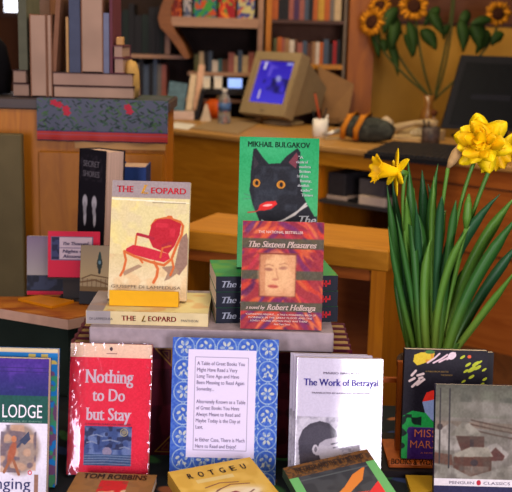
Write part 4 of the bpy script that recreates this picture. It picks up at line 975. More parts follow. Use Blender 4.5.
# monitor
def monitor():
    p = onz(283, 124); c = empty('crt_monitor', (p.x, p.y, DZ), 'beige tube monitor with a blue screen, tilted on the desk', 'monitor')
    bg = mat('aged beige plastic', (150, 130, 98), .5, .06)
    by = math.radians(-45); tl = math.radians(21)
    MB().lathe([(.11, 0), (.115, .012), (.10, .02), (.05, .03), (.05, .045)], 32).build('swivel_base', bg, c)
    h = empty('head_tmp'); bpy.data.objects.remove(h)
    w_, hh_, d_ = .335, .345, .32
    R = Matrix.Translation((-.035, 0.0, .055)) @ Matrix.Rotation(by, 4, 'Z') @ Matrix.Translation((0, -.12, 0)) @ Matrix.Rotation(-tl, 4, 'X')
    def T(mb): mb.v = [tuple(R @ Vector(v)) for v in mb.v]; return mb
    fb = MB()
    x, z = w_/2, hh_; sx, sz0, sz1 = .130, .065, .300
    # bezel ring
    o_ = [(-x, 0), (x, 0), (x, z), (-x, z)]; i_ = [(-sx, sz0), (sx, sz0), (sx, sz1), (-sx, sz1)]
    v = [(a_, 0, b_) for a_, b_ in o_] + [(a_, 0, b_) for a_, b_ in i_] + [(a_*.95, .014, b_*.97+.004) for a_, b_ in i_] + [(a_, .07, b_) for a_, b_ in o_]
    f = []
    for k in range(4):
        n = (k+1) % 4; f += [(k, n, 4+n, 4+k), (4+k, 4+n, 8+n, 8+k), (k, 12+k, 12+n, n)]
    fb.add(v, f); T(fb).build('bezel', bg, c)
    hb = MB(); a0 = [(-x, .07, 0), (x, .07, 0), (x, .07, z), (-x, .07, z)]; a1 = [(-x*.88, .09, .03), (x*.88, .09, .03), (x*.88, .09, z*.95), (-x*.88, .09, z*.95)]; a2 = [(-x*.62, d_, .14), (x*.62, d_, .14), (x*.62, d_, z*.78), (-x*.62, d_, z*.78)]
    fs = [(3, 2, 1, 0), (8, 9, 10, 11)]
    for b0 in (0, 4):
        for k in range(4): n = (k+1) % 4; fs.append((b0+k, b0+n, b0+4+n, b0+4+k))
    hb.add(a0+a1+a2, fs); T(hb).build('housing', bg, c)
    a = Art(50, 42, (60, 40, 190), 2); a.vgrad(0, 42, (44, 26, 170), (70, 60, 210)); a.mix((24, 20, 84), 6, 4, .45, .6, .9, (0, 18, 50, 32)); a.mix((110, 90, 220), 7, 8, .6, .75, .7, (0, 0, 50, 18)); a.ell(34, 18, 4, 3, (170, 170, 220), 20, .8, .6); a.rect(8, 2, 10.5, 9, (220, 210, 236)); a.rect(11, 30, 12.5, 38, (230, 210, 220)); a.rect(40, 2, 48, 4, (150, 150, 220))
    m = bpy.data.materials.new('lit tube screen'); m.use_nodes = True; nt = m.node_tree; b = nt.nodes['Principled BSDF']; at2 = nt.nodes.new('ShaderNodeAttribute'); at2.attribute_name = 'ink'
    nt.links.new(at2.outputs['Color'], b.inputs['Emission Color']); b.inputs['Emission Strength'].default_value = .42; b.inputs['Base Color'].default_value = (.01, .01, .02, 1); b.inputs['Roughness'].default_value = .15
    def sw(u, v): return -.006*(1-((u-.5)*2)**2)*(1-((v-.5)*2)**2)
    s = art_mesh('screen', a, sx*1.92, (sz1-sz0)*1.0, 0, sw, None, (m,), c); s.matrix_local = R @ Matrix.Translation((0, .012, sz0+.002))
    T(MB().box(-.012, -.002, .018, .012, 0, .024)).build('control_button', mat('grey plastic', (90, 80, 66), .5), c)
monitor()
# big tilted beige cover behind (paper stand)
r = empty('copy_stand', label='brownish slanted panel stand behind the pen mug, right of the monitor', cat='stand')
bn = mat('dun brown plastic', (132, 96, 60), .7, .06)
p0 = onz(338, 124)
MB().add([tuple(v) for v in (at(318, 66, p0.y+.12), at(354, 84, p0.y+.10), at(347, 122, p0.y+.0), at(322, 120, p0.y+.05))] + [tuple(Vector(v)+Vector((.0, .06, 0))) for v in (at(318, 66, p0.y+.12), at(354, 84, p0.y+.10), at(347, 122, p0.y+.0), at(322, 120, p0.y+.05))],
         [(3, 2, 1, 0), (4, 5, 6, 7), (0, 1, 5, 4), (1, 2, 6, 5), (2, 3, 7, 6), (3, 0, 4, 7)]).build('panel', bn, r)
zb_ = p0
MB().box(at(322, 120, p0.y).x, p0.y+.02, DZ+.0004, at(349, 120, p0.y).x, p0.y+.16, at(335, 118, p0.y).z).build('base', bn, r)
# mug with pens
def cup(name, px, py, rad, h, m, label, cat, pens=()):
    p = onz(px, py); r = empty(name, (p.x, p.y, DZ+.0003), label, cat)
    MB().lathe([(rad*.92, 0), (rad, .004), (rad, h), (rad*.9, h), (rad*.86, .008), (0.0005, .007)], 24).build('body', m, r)
    return r
mg = cup('pen_mug', 320, 137, .036, .085, M_WHITE, 'white mug full of pens beside the monitor', 'mug')
def pen(base, off, tip, rad, m, label, g):
    o = empty('pen', tuple(base), label, 'pen', g)
    a_, b_ = Vector(off), Vector(tip); MB().tube([a_, b_], rad, 8).build('barrel', m, o); MB().tube([b_, b_+(b_-a_).normalized()*.006], [rad, rad*.4], 8).build('tip', M_BLACK, o)
    return o
bs = mg.location
PR = mat('red brown ruler', (150, 60, 30), .5)
pen(bs, (.012, 0, .012), (-.03, .02, .20), .006, PR, 'long red-brown ruler stick standing in the white mug', 'pens in the mug')
pen(bs, (-.012, .0, .012), (-.038, .0, .12), .004, M_BLACK, 'black pen leaning left in the white mug', 'pens in the mug')
pen(bs, (-.004, .012, .012), (.026, .02, .13), .004, M_BLACK, 'black pen leaning right in the white mug', 'pens in the mug')
pen(bs, (.0, -.01, .012), (.032, -.01, .105), .004, M_WHITE, 'white pen leaning in the white mug', 'pens in the mug')
# small red mark on the mug
# bottle of water
p = onz(224, 124); r = empty('water_bottle', (p.x, p.y, DZ+.0045), 'clear plastic water bottle with a blue label on the desk', 'bottle')
gl = mat('clear plastic', (220, 224, 226), .12, .02, trans=.85)
MB().lathe([(.028, 0), (.033, .006), (.033, .05), (.031, .055), (.033, .06), (.033, .11), (.03, .13), (.014, .155), (.012, .165)], 28).build('body', gl, r)
MB().lathe([(.0337, .065), (.0337, .105)], 28).build('label', mat('blue bottle label', (70, 100, 150), .4, .5, 60), r)
MB().lathe([(.014, .163), (.014, .178)], 20).build('cap', M_WHITE, r)
# pumpkin
p = onz(216, 119); r = empty('pumpkin', (p.x, p.y+.05, DZ+.0003), 'small orange pumpkin behind the water bottle', 'pumpkin')
MB().lathe([(.01, .004), (.04, 0), (.066, .02), (.075, .05), (.066, .085), (.035, .105), (.008, .10)], 40, wob=lambda a: 1-.06*abs(math.sin(4*a))).build('body', mat('orange rind', (206, 84, 20), .5), r)
MB().tube([(0, 0, .098), (.004, 0, .115), (.014, 0, .125)], [.008, .006, .005], 8).build('stem', mat('dry stem', (110, 84, 50), .8), r)
# white pyramid
p = onz(206, 121); o = MB().add([(-.03, -.03, 0), (.03, -.03, 0), (.03, .03, 0), (-.03, .03, 0), (-.006, -.006, .09), (.006, -.006, .09), (.006, .006, .09), (-.006, .006, .09)], [(3, 2, 1, 0), (4, 5, 6, 7), (0, 1, 5, 4), (1, 2, 6, 5), (2, 3, 7, 6), (3, 0, 4, 7)]).build('tape_dispenser', mat('off white plastic', (190, 170, 150), .5)); o.location = (p.x, p.y, DZ+.0003); tag(o, 'off-white wedge-shaped dispenser beside the pumpkin', 'dispenser')
# book rack on the desk with two books
p = onz(182, 120); r = empty('book_rack', (p.x, p.y, DZ+.0003), 'white base rack with a black bracket holding books on the desk', 'rack')
MB().box(-.10, 0, 0, .065, .12, .045, bev=.003).build('base', mat('pinkish white', (206, 180, 168), .6), r)
MB().prism([(.065, 0), (.09, 0), (.12, .16), (.10, .17)], .0, .10).build('bracket', M_BLACK, r)
def rackbook(px0, py0, px1, py1, Y, lean, cm, label):
    b = pbox(px0, py0, px1, py1, Y, .02); w_, h_ = b[3]-b[0], b[5]-b[2]
    q = simple_book('closed_book', (-w_/2, 0, 0, w_/2, .022, h_), cm, M_PAGE, label, None, True, 'y') if False else None
    e = empty('closed_book', ((b[0]+b[3])/2, Y, DZ+.051), label, 'book', 'books in the rack on the desk'); e.rotation_euler = (math.radians(-lean), math.radians(7), 0)
    MB().box(-w_/2, 0, 0, w_/2, .003, h_).box(-w_/2, .019, 0, w_/2, .022, h_).box(-w_/2, .003, 0, -w_/2+.003, .019, h_).build('cover', cm, e)
    MB().box(-w_/2+.003, .003, .003, w_/2-.004, .019, h_-.003).build('page_block', M_PAGE, e)
rackbook(166, 76, 184, 104, p.y+.03, 8, mat('teal blue card', (84, 112, 124), .5, .3, 30), 'dull teal book standing in the white rack')
rackbook(186, 68, 192, 104, p.y+.05, 6, mat('ivory card', (214, 190, 156), .5), 'ivory book standing in the white rack, middle one')
rackbook(193, 58, 199, 104, p.y+.07, 6, mat('peach card', (216, 170, 140), .5), 'tall peach book standing in the white rack, nearest the bracket')
# wrapped bundle with orange straps
p = onz(362, 142)
r = empty('soft_bundle', (p.x, p.y, DZ+.009), 'grey-green soft bundle with two orange straps beside the telephone', 'bundle', None, yaw)
bm_ = mat('patterned grey green cloth', (56, 58, 52), .9, .6, 35, bump=.8)
bp = [(-.095, 0, .045), (-.05, 0, .056), (0, 0, .05), (.06, .02, .05), (.10, .04, .045), (.13, .05, .035)]
MB().tube(bp, [.036, .054, .058, .056, .046, .03], 18).build('body', bm_, r)
for x in (-.045, .025): MB().tube([(x-.03, -.046, .008), (x-.02, -.062, .05), (x-.004, -.036, .108), (x+.006, .01, .116)], .013, 8).build('strap', mat('orange strap', (190, 116, 26), .7), r)
# stapler (chrome and beige) left of the bundle
p = onz(333, 139.5); r = empty('stapler', (p.x, p.y, DZ+.0003), 'beige and chrome stapler between the mug and the soft bundle', 'stapler', None, .3)
MB().box(-.05, -.015, 0, .05, .015, .01, bev=.003).build('base', mat('beige plastic', (176, 150, 110), .5), r); MB().tube([(-.05, 0, .02), (.05, 0, .045)], [.009, .013], 10).build('arm', mat('worn chrome', (190, 184, 176), .3, metal=.6), r)
# telephone
p = onz(410, 140.5); r = empty('telephone', (p.x, p.y, DZ+.0003), 'beige desk telephone behind the black keyboard', 'telephone', None, yaw)
bg2 = mat('beige plastic', (176, 150, 110), .5)
MB().add([(-.09, -.02, 0), (.10, -.02, 0), (.10, .15, 0), (-.09, .15, 0), (-.09, -.02, .015), (.10, -.02, .015), (.10, .15, .05), (-.09, .15, .05)], [(3, 2, 1, 0), (4, 5, 6, 7), (0, 1, 5, 4), (1, 2, 6, 5), (2, 3, 7, 6), (3, 0, 4, 7)]).build('base', bg2, r)
MB().tube([(-.12, .0, .03), (-.09, .02, .05), (-.02, .05, .075), (.05, .08, .085), (.08, .1, .075)], [.018, .02, .013, .015, .02], 12).build('handset', bg2, r)
kp = MB()
for i in range(3):
    for j in range(4): kp.box(.0+i*.022, .0+j*.024, .03, .014+i*.022, .014+j*.024, .045+j*.005)
kp.build('keypad', mat('light key plastic', (200, 184, 150), .5), r)
# black keyboard wedge
o = slab([atz(364, 153.5, DZ+.02), atz(452, 162, DZ+.02), atz(470, 146, DZ+.02), atz(392, 141, DZ+.02)], DZ+.0005, DZ+.02).build('base', M_BLACK)
r = empty('keyboard', label='black computer keyboard at the front of the desk', cat='keyboard'); o.parent = r
kb = MB(); A_, B_, C_, D_ = [atz(x, y, DZ+.02) for x, y in ((366, 153), (450, 161), (467, 147), (393, 142))]
for i in range(15):
    for j in range(5):
        u, v = (i+.08)/15, (j+.08)/5; du, dv = .84/15, .84/5
        pt = lambda u, v: A_*(1-u)*(1-v)+B_*u*(1-v)+C_*u*v+D_*(1-u)*v
        q = [pt(u, v), pt(u+du, v), pt(u+du, v+dv), pt(u, v+dv)]
        kb.add([tuple(k) for k in q]+[(k.x, k.y, k.z+.007) for k in q], [(4, 5, 6, 7), (0, 1, 5, 4), (1, 2, 6, 5), (2, 3, 7, 6), (3, 0, 4, 7)])
kb.build('keys', mat('dark grey keys', (40, 40, 44), .45), r)
# flat black display
p = onz(478, 140); Yl = p.y+.05
r = empty('flat_display', label='black flat screen display at the right end of the desk', cat='display')
q = [at(441, 128, Yl), at(540, 134, Yl), at(548, 58, Yl+.10), at(462, 55, Yl+.10)]
qi = [at(449, 123, Yl+.004), at(536, 128, Yl+.004), at(540, 66, Yl+.09), at(466, 62, Yl+.09)]
MB().add([tuple(v) for v in q]+[tuple(Vector(v)+Vector((0, .03, -.004))) for v in q], [(0, 1, 2, 3), (7, 6, 5, 4), (0, 4, 5, 1), (1, 5, 6, 2), (2, 6, 7, 3), (3, 7, 4, 0)]).build('case', M_BLACK, r)
MB().add([tuple(Vector(v)-Vector((0, .004, 0))) for v in qi]+[tuple(v) for v in qi], [(0, 1, 2, 3), (7, 6, 5, 4), (0, 4, 5, 1), (1, 5, 6, 2), (2, 6, 7, 3), (3, 7, 4, 0)]).build('screen', mat('dark unlit screen', (16, 18, 20), .35), r)
MB().box(at(470, 130, Yl).x, Yl+.035, DZ+.0004, at(510, 130, Yl).x, Yl+.065, at(480, 95, Yl).z).build('stand_neck', M_BLACK, r)
MB().box(at(455, 140, Yl).x, Yl-.02, DZ+.0003, at(525, 140, Yl).x, Yl+.12, DZ+.012, bev=.003).build('stand_base', M_BLACK, r)
# dark cup with pens beside the phone
c2 = cup('pen_cup', 430, 143.5, .042, .075, mat('patterned cup', (70, 58, 54), .4, .6, 60), 'small dark patterned cup of pens before the sunflowers', 'cup')
for i, (a_, b_) in enumerate(((-.03, .02), (-.012, .0), (-.035, .0))): pen(c2.location, (a_*.3, b_*.2, .012), (a_, b_, .10), .004, M_BLACK, ['black pen leaning farthest left in the dark cup', 'black pen standing nearly upright in the dark cup', 'black pen in the dark cup, nearest the telephone'][i], 'pens in the dark cup')
# tissue
o = MB().lathe([(.035, 0), (.04, .02), (.03, .04), (.012, .055), (.002, .062)], 20, wob=lambda a: 1+.22*math.sin(5*a)).build('crumpled_tissue', mat('white tissue', (220, 196, 166), .9)); p = onz(386, 128); o.location = (p.x, p.y, DZ+.0003); tag(o, 'crumpled white tissue behind the soft bundle', 'tissue')

# sunflowers in a vase
def ribbon(pts, wds, thick=.0012, up_=Vector((0, -1, 0)), fold=.15):
    mb = MB(); n = len(pts); vs = []; pts = [Vector(p) for p in pts]
    for i, p in enumerate(pts):
        t_ = (pts[min(i+1, n-1)]-pts[max(i-1, 0)]).normalized(); s_ = t_.cross(up_)
        if s_.length < .1: s_ = t_.cross(Vector((1, 0, 0)))
        s_.normalize(); nn = s_.cross(t_).normalized(); w_ = wds[i]
        vs += [p-s_*w_/2+nn*w_*fold, p-nn*thick, p+s_*w_/2+nn*w_*fold, p+nn*thick]
    fs = [(3, 2, 1, 0), tuple((n-1)*4+k for k in range(4))]
    for i in range(n-1):
        for k in range(4): fs.append((i*4+k, i*4+(k+1) % 4, i*4+4+(k+1) % 4, i*4+4+k))
    mb.add(vs, fs, 0, True); return mb
def bez(pts, n=12):
    pts = [Vector(p) for p in pts]; out = []
    for i in range(n+1):
        t_ = i/n; q = list(pts)
        while len(q) > 1: q = [q[k]*(1-t_)+q[k+1]*t_ for k in range(len(q)-1)]
        out.append(q[0])
    return out
GL = mat('sunflower leaf green', (44, 70, 24), .6, .3, 20); GS = mat('sunflower stem', (70, 74, 34), .6)
SFP = mat('sunflower petal', (206, 132, 22), .6, .15, 30); SFC = mat('sunflower disc', (60, 30, 14), .9, .3, 60, bump=.5)
SY = onz(432, 128).y + .16
vz = onz(432, 128)
sv = empty('sunflower_vase', (vz.x, SY, DZ+.0003), 'vase of orange-yellow sunflowers against the yellow wall', 'flowers')
def sl(px, py, dy=0): q = at(px, py, SY+dy); return (q.x-vz.x, q.y-SY, q.z-DZ-.0003)
MB().lathe([(.035, 0), (.045, .02), (.04, .07), (.022, .11), (.036, .165), (.030, .165), (.016, .11), (.03, .03), (.001, .02)], 28).build('vase', mat('amber tan glass', (150, 100, 44), .25, .1, coat=.5), sv)
def head(px, py, rad, nx_, dy, face):
    c = Vector(sl(px, py, dy)); fdir = Vector(face).normalized(); a_ = fdir.cross(Vector((0, 0, 1))).normalized(); b_ = a_.cross(fdir)
    Mx = Matrix(((a_.x, b_.x, fdir.x, c.x), (a_.y, b_.y, fdir.y, c.y), (a_.z, b_.z, fdir.z, c.z), (0, 0, 0, 1)))
    fl_ = MB().lathe([(rad*.45, -.012), (rad*.46, 0), (rad*.4, .012), (rad*.2, .016), (.001, .014)], 20, M=Mx).build('flower_disc', SFC, sv)
    for ring in range(2):
        for k in range(nx_):
            an = 2*PI*(k+.5*ring)/nx_+random.uniform(-.08, .08); r_ = rad*random.uniform(.85, 1.05); z_ = random.uniform(-.01, .02)
            pts = [Mx @ Vector((math.cos(an)*q_, math.sin(an)*q_, zz)) for q_, zz in ((rad*.38, 0), (rad*.6, .008+z_*.4), (r_*.85, z_), (r_, z_*.6-.004))]
            ribbon(pts, [rad*.16, rad*.26, rad*.2, rad*.03], .0008, fdir).build('petal', SFP, sv)
for (px, py, rad, dy, face, base) in ((372, 22, .085, .0, (-.6, -.7, .2), 0), (414, 6, .085, -.02, (-.1, -1, .1), 0), (498, 14, .075, .0, (.1, -1, -.1), 0), (380, 6, .07, .05, (-.5, -.8, .5), 0), (452, -18, .08, .02, (.2, -1, .3), 0)):
    head(px, py, rad, 15, dy, face)
    mid = (428+(px-428)*.45, 70); MB().tube(bez([sl(434, 100), sl(mid[0], 75, dy*.5), sl(px+4, py+30, dy), sl(px, py, dy+.012)], 12), .0065, 8).build('stem', GS, sv)
SL = [(372, 25, 379, 58, .055), (386, 34, 398, 76, .05), (396, 20, 392, 50, .07), (408, 22, 414, 56, .06), (420, 30, 436, 50, .075), (404, 34, 412, 58, .05), (380, 40, 385, 54, .045), (398, 8, 384, 34, .07), (430, 12, 444, 36, .06), (460, 20, 463, 52, .07), (474, 22, 480, 50, .09), (488, 30, 476, 54, .07), (450, 26, 444, 40, .04), (468, 10, 458, 32, .06), (440, 8, 424, 26, .06), (504, 34, 492, 46, .06), (388, 16, 402, 34, .07), (492, 20, 470, 26, .05)]
for i, (x0, y0, x1, y1, wd) in enumerate(SL):
    dy = random.uniform(-.04, .04); mx = ((x0+x1)/2+random.uniform(-5, 5), (y0+y1)/2-4)
    pts = bez([sl(x0, y0, dy), sl(*mx, dy-.03), sl(x1, y1, dy-.01)], 8); n = len(pts)
    ribbon(pts, [wd*(.12+math.sin(PI*min(1, (k/(n-1))**.8)))*.9 for k in range(n)], .0008).build('leaf', GL, sv)
MB().tube(bez([sl(434, 100), sl(444, 80), sl(452, 40), sl(455, -10)], 10), .006, 8).build('stem', GS, sv)
# dried flower in front
p = onz(433, 133); r = empty('dried_flower', (p.x, p.y, DZ+.0003), 'dried brown flower head on a pale stick in front of the vase', 'flower')
MB().lathe([(.03, 0), (.032, .03), (.02, .035), (.001, .03)], 18).build('pot', mat('dark small pot', (50, 44, 40), .6), r)
MB().tube([(0, 0, .02), (0, 0, .09)], .005, 8).build('stem', mat('pale stick', (200, 160, 130), .7), r); MB().lathe([(.002, .08), (.016, .09), (.019, .102), (.012, .115), (.002, .118)], 16, wob=lambda a: 1+.15*math.sin(7*a)).build('flower_head', mat('dried brown petals', (96, 52, 26), .9, .3, 80), r)

# ================================================================== BACK OF THE SHOP
BY = 5.75
bc = empty('bookcase', label='tall dark-backed bookcase with pale shelves behind the desk', cat='bookcase')
def part(name, m, px0, py0, px1, py1, Y, d, par): b = pbox(px0, py0, px1, py1, Y, d); return MB().box(*b).build(name, m, par)
b0 = pbox(33, 100, 261, 120, BY, .3); XL_, XR_ = b0[0], b0[3]
DKB = mat('dark recess board', (44, 32, 28), .8, .3, 5)
MB().box(XL_, BY+.30, .0005, XR_, BY+.33, 2.3).build('back_panel', DKB, bc)
MB().box(XL_, BY, .0005, XL_+.03, BY+.30, 2.3).build('side_panel', W_OAK2, bc); MB().box(XR_-.03, BY, .0005, XR_, BY+.30, 2.3).build('side_panel', W_SHELF, bc)
zS1 = at(210, 27, BY-.1).z; zS2 = at(150, 54.5, BY).z; zS3 = at(210, 72, BY).z
xs0 = at(170, 25, BY-.1).x
MB().box(xs0, BY-.12, zS1, XR_-.03, BY+.30, at(210, 17.5, BY-.1).z).build('shelf', W_SHELF, bc)
MB().box(XL_+.03, BY-.02, zS2-.02, at(188, 52, BY).x, BY+.30, zS2).build('shelf', W_SHELF, bc)
MB().box(at(188, 70, BY).x, BY-.02, zS3-.02, XR_-.03, BY+.30, zS3).build('shelf', W_SHELF, bc)
zS4 = at(150, 97, BY).z; MB().box(XL_+.03, BY-.02, zS4-.02, XR_-.03, BY+.30, zS4).build('shelf', W_SHELF, bc)
# curved side bracket of the upper shelf
cpx = [(174, -20), (166, -6), (161, 6), (158, 18), (160, 27), (168, 36), (176, 46), (184, 58), (190, 58), (184, 44), (176, 32), (171, 22), (171, 8), (180, -14)]
pts = [at(x, y, BY-.13) for x, y in cpx]; mb = MB(); n = len(pts)
mb.add([tuple(p) for p in pts]+[(p.x, BY+.28, p.z) for p in pts], [tuple(range(n)), tuple(range(2*n-1, n-1, -1))]+[(i, n+i, n+(i+1) % n, (i+1) % n) for i in range(n)])
mb.build('curved_side', wood('brown curved wood', (112, 66, 30), (134, 82, 40)), bc)
MB().box(*pbox(165, 34, 170, 54, BY-.02, .03)).build('upright', W_SHELF, bc)

bc2 = empty('bookcase', label='orange wood bookcase behind the monitor with two shelves of books', cat='bookcase')
xa, xb = at(265, 60, BY).x, at(344, 60, BY).x
MB().box(xa, BY+.28, .0005, xb, BY+.31, 2.3).build('back_panel', mat('dusty rose back', (120, 84, 66), .8), bc2)
MB().box(xa+.0005, BY-.02, .0005, xa+.03, BY+.28, 2.3).build('side_panel', W_OAK2, bc2); MB().box(xb-.01, BY-.02, .0005, xb+.005, BY+.28, 2.3).build('side_panel', mat('grey edge strip', (110, 96, 84), .6), bc2)
z5 = at(305, 20, BY).z; z6 = at(305, 64, BY).z; z7 = at(305, 100, BY).z
MB().box(xa+.03, BY-.02, z5-.02, xb-.01, BY+.28, z5).build('shelf', W_DARK, bc2)
MB().box(xa+.03, BY-.02, z6-.025, xb-.01, BY+.28, z6).build('shelf', W_OAK, bc2)
MB().box(xa+.03, BY-.02, z7-.025, xb-.01, BY+.28, z7).build('shelf', W_OAK, bc2)
# wide wooden panel and picture on the wall
b = pbox(346, 100, 371, 110, BY-.1, .4); o = MB().box(b[0], BY-.1, .0005, b[3], BY+.3, 2.4).build('wooden_column', wood('column oak', (136, 72, 6), (160, 90, 10), (8, 8, 1))); tag(o, 'broad orange wooden column right of the back bookcase', 'column')
b = pbox(371.5, 26, 560, 150, BY+.25, .03); M_Y = mat('yellow pinboard', (206, 152, 62), .9, .08, 5)
r = empty('wall_panel', label='yellow wall board behind the sunflowers and the flat display', cat='board')
MB().box(b[0], b[1], .0005, b[3], b[4], b[5]).build('board', M_Y, r); MB().box(b[0], b[1]-.01, b[5], b[3], b[4], b[5]+.02).build('top_rail', W_DARK, r)
b2 = pbox(371.5, -60, 560, 26, BY+.28, .03); o = MB().box(b2[0], b2[1], b[5]+.0205, b2[3], b2[4], 2.4).build('upper_cupboard', wood('walnut brown', (96, 52, 18), (118, 66, 24))); tag(o, 'dark brown cupboard front above the yellow wall board', 'cupboard')
# bright window far behind at upper left
b = pbox(4, -30, 26, 12, 6.34, .03)
o = MB().box(*b).build('window_1', mat('bright daylight pane', (236, 240, 255), .3, .01, emit=1.6)); o['kind'] = 'structure'
MB().box(b[0]-.03, 6.345, b[2]-.03, b[0], 6.39, b[5]+.03).box(b[3], 6.345, b[2]-.03, b[3]+.03, 6.39, b[5]+.03).box(b[0], 6.345, b[2]-.03, b[3], 6.39, b[2]).box(b[0], 6.345, b[5], b[3], 6.39, b[5]+.03).build('window_frame', W_DARK, o)

ORD = ['first', 'second', 'third', 'fourth', 'fifth', 'sixth', 'seventh', 'eighth', 'ninth', 'tenth', 'eleventh', 'twelfth', 'thirteenth', 'fourteenth', 'fifteenth', 'sixteenth']
PAL = {'red': (150, 30, 30), 'cream': (190, 164, 126), 'slate blue': (66, 78, 96), 'black': (26, 24, 26), 'brown': (92, 54, 34), 'white': (200, 186, 172), 'olive': (84, 84, 50), 'teal': (50, 92, 96), 'orange': (176, 88, 34), 'rose': (150, 86, 76), 'grey': (110, 102, 96), 'tan': (150, 112, 78), 'yellow': (190, 146, 50), 'purple': (70, 44, 80), 'dark green': (22, 34, 28)}
def bookrow(px0, px1, pyt, pyb, Y, zs, cols, place, group, dep=.16, jit=.12, back=0):
    n = len(cols); x = at(px0, pyb, Y).x; X1 = at(px1, pyb, Y).x; H_ = at((px0+px1)/2, pyt, Y).z - zs
    ws = [random.uniform(.7, 1.3) for _ in cols]; s = (X1-x)/sum(ws)
    for i, c in enumerate(cols):
        w_ = ws[i]*s; h_ = H_*(1-random.uniform(0, jit*2)); y = Y+random.uniform(0, .02)
        if c: simple_book('shelved_book', (x+.0006, y, zs+.0004, x+w_-.0006, y+dep, zs+h_), mat(c+' binding', PAL[c], .5), M_PAGE2, '%s book spine, %s from the left %s' % (c, ORD[i], place), group, False)
        x += w_
bookrow(130, 166, 58, 96, BY+.02, zS4, ['brown', 'cream', 'black', 'slate blue', 'black', 'slate blue', 'grey', 'rose'], 'on the low shelf left of the rack', 'books on the low shelf left of the rack')
bookrow(194, 254, 50, 71, BY+.02, zS3, ['olive', 'cream', 'black', 'slate blue', 'white', 'teal', 'brown', 'rose', 'cream', 'slate blue', 'cream', 'rose'], 'on the shelf left of the monitor', 'books on the shelf left of the monitor', .16, .25)
bookrow(273, 340, 37, 63, BY+.01, z6, ['olive', 'orange', 'rose', 'tan', 'white', 'brown', 'rose', 'slate blue', 'brown', 'tan', 'white', 'orange', 'slate blue', 'black', 'red', 'black'], 'on the shelf behind the monitor', 'books on the shelf behind the monitor')
bookrow(271, 341, -6, 18, BY+.01, z5, ['orange', 'black', 'black', 'rose', 'purple', 'rose', 'slate blue', 'black', 'orange', 'yellow', 'orange', 'grey', 'cream'], 'on the top shelf behind the monitor', 'books on the top shelf behind the monitor')
bookrow(118, 164, 4, 51, BY+.06, zS2, ['black', 'dark green', 'black', 'black', 'dark green', 'black', 'black', 'dark green'], 'on the shadowy shelf above the small books', 'dark books on the left back shelf')
bookrow(46, 118, 64, 96, BY+.06, zS4, ['brown', 'black', 'dark green', 'brown', 'black', 'slate blue', 'brown', 'black', 'rose', 'brown', 'black', 'brown'], 'on the back shelf behind the cabinet books', 'dark books behind the cabinet')
# face-out picture books on the upper shelf
zt1 = at(210, 17.5, BY-.1).z
pb_ = [(171, 182, (150, 60, 24), [(200, 96, 30), (110, 30, 20)]), (183, 192, (90, 100, 130), [(40, 44, 60), (170, 160, 160)]), (193, 217, (30, 110, 110), [(20, 60, 130), (190, 70, 30), (60, 140, 60)]), (218, 236, (190, 50, 20), [(60, 150, 60), (220, 130, 40), (150, 20, 30)]), (237, 255, (90, 110, 160), [(200, 96, 60), (60, 60, 130), (190, 180, 120)])]
nm = ['brown-orange', 'dark blue-grey', 'teal', 'red and green', 'pale blue and orange']
for i, (p0_, p1_, bgc, cs) in enumerate(pb_):
    a = Art(24, 30, bgc, 2)
    for k, c in enumerate(cs): a.mix(c, 6, 20+i*5+k, .5, .58, .95); a.ell(6+5*k, 10+5*k, 4, 4, c)
    Yb = BY-.10; x0, x1 = at(p0_, 10, Yb).x, at(p1_, 10, Yb).x; H_ = at(215, -10, Yb).z-zt1
    e = empty('picture_book', ((x0+x1)/2, Yb, zt1+.0005), '%s picture book facing out on the curved-side upper shelf' % nm[i], 'book', 'picture books on the upper shelf'); W_ = x1-x0-.008
    art_mesh('front_cover', a, W_, H_, 0, None, MB().box(-W_/2, .0003, 0, W_/2, .003, H_), (PRINT_M, M_WHITE), e); MB().box(-W_/2+.003, .003, .003, W_/2-.003, .014, H_-.003).build('page_block', M_PAGE, e)
# pale cards and a small lit screen on a rear table behind the pumpkin
RY = BY-.06; RZ = at(225, 89, RY).z
MB().box(at(192, 90, RY).x, RY-.02, RZ-.03, XR_-.03, BY+.30, RZ).build('shelf', mat('black shelf board', (30, 26, 26), .5), bc)
b = pbox(228, 78.5, 242, 88, RY+.02, .02); sc = empty('small_screen', ((b[0]+b[3])/2, RY+.02, RZ+.0003), 'small pale blue lit screen behind the water bottle', 'screen'); W_ = b[3]-b[0]
MB().box(-W_/2-.006, .001, 0, W_/2+.006, .03, b[5]-b[2]+.012).build('case', M_BLACK, sc); MB().box(-W_/2, -.001, .006, W_/2, .001, b[5]-b[2]+.006).build('display', mat('pale blue lit panel', (130, 160, 230), .4, .1, 20, emit=.6), sc)
for i, (px0, px1, pyt) in enumerate(((203, 210, 77), (214, 222, 77))):
    b = pbox(px0, pyt, px1, 89, RY+.02, .03); e = empty('paper_box', ((b[0]+b[3])/2, RY+.02, RZ+.0003), ['pale box on the black shelf, above the white wedge', 'pale box on the black shelf, above the pumpkin'][i], 'box', 'pale boxes on the black shelf'); W_ = b[3]-b[0]
    MB().box(-W_/2, 0, 0, W_/2, .04, b[5]-RZ).build('carton', mat('bright white card', (240, 226, 206), .5), e); MB().box(-W_/2-.002, -.002, b[5]-RZ-.008, W_/2+.002, .042, b[5]-RZ+.002).build('lid', M_WHITE, e)

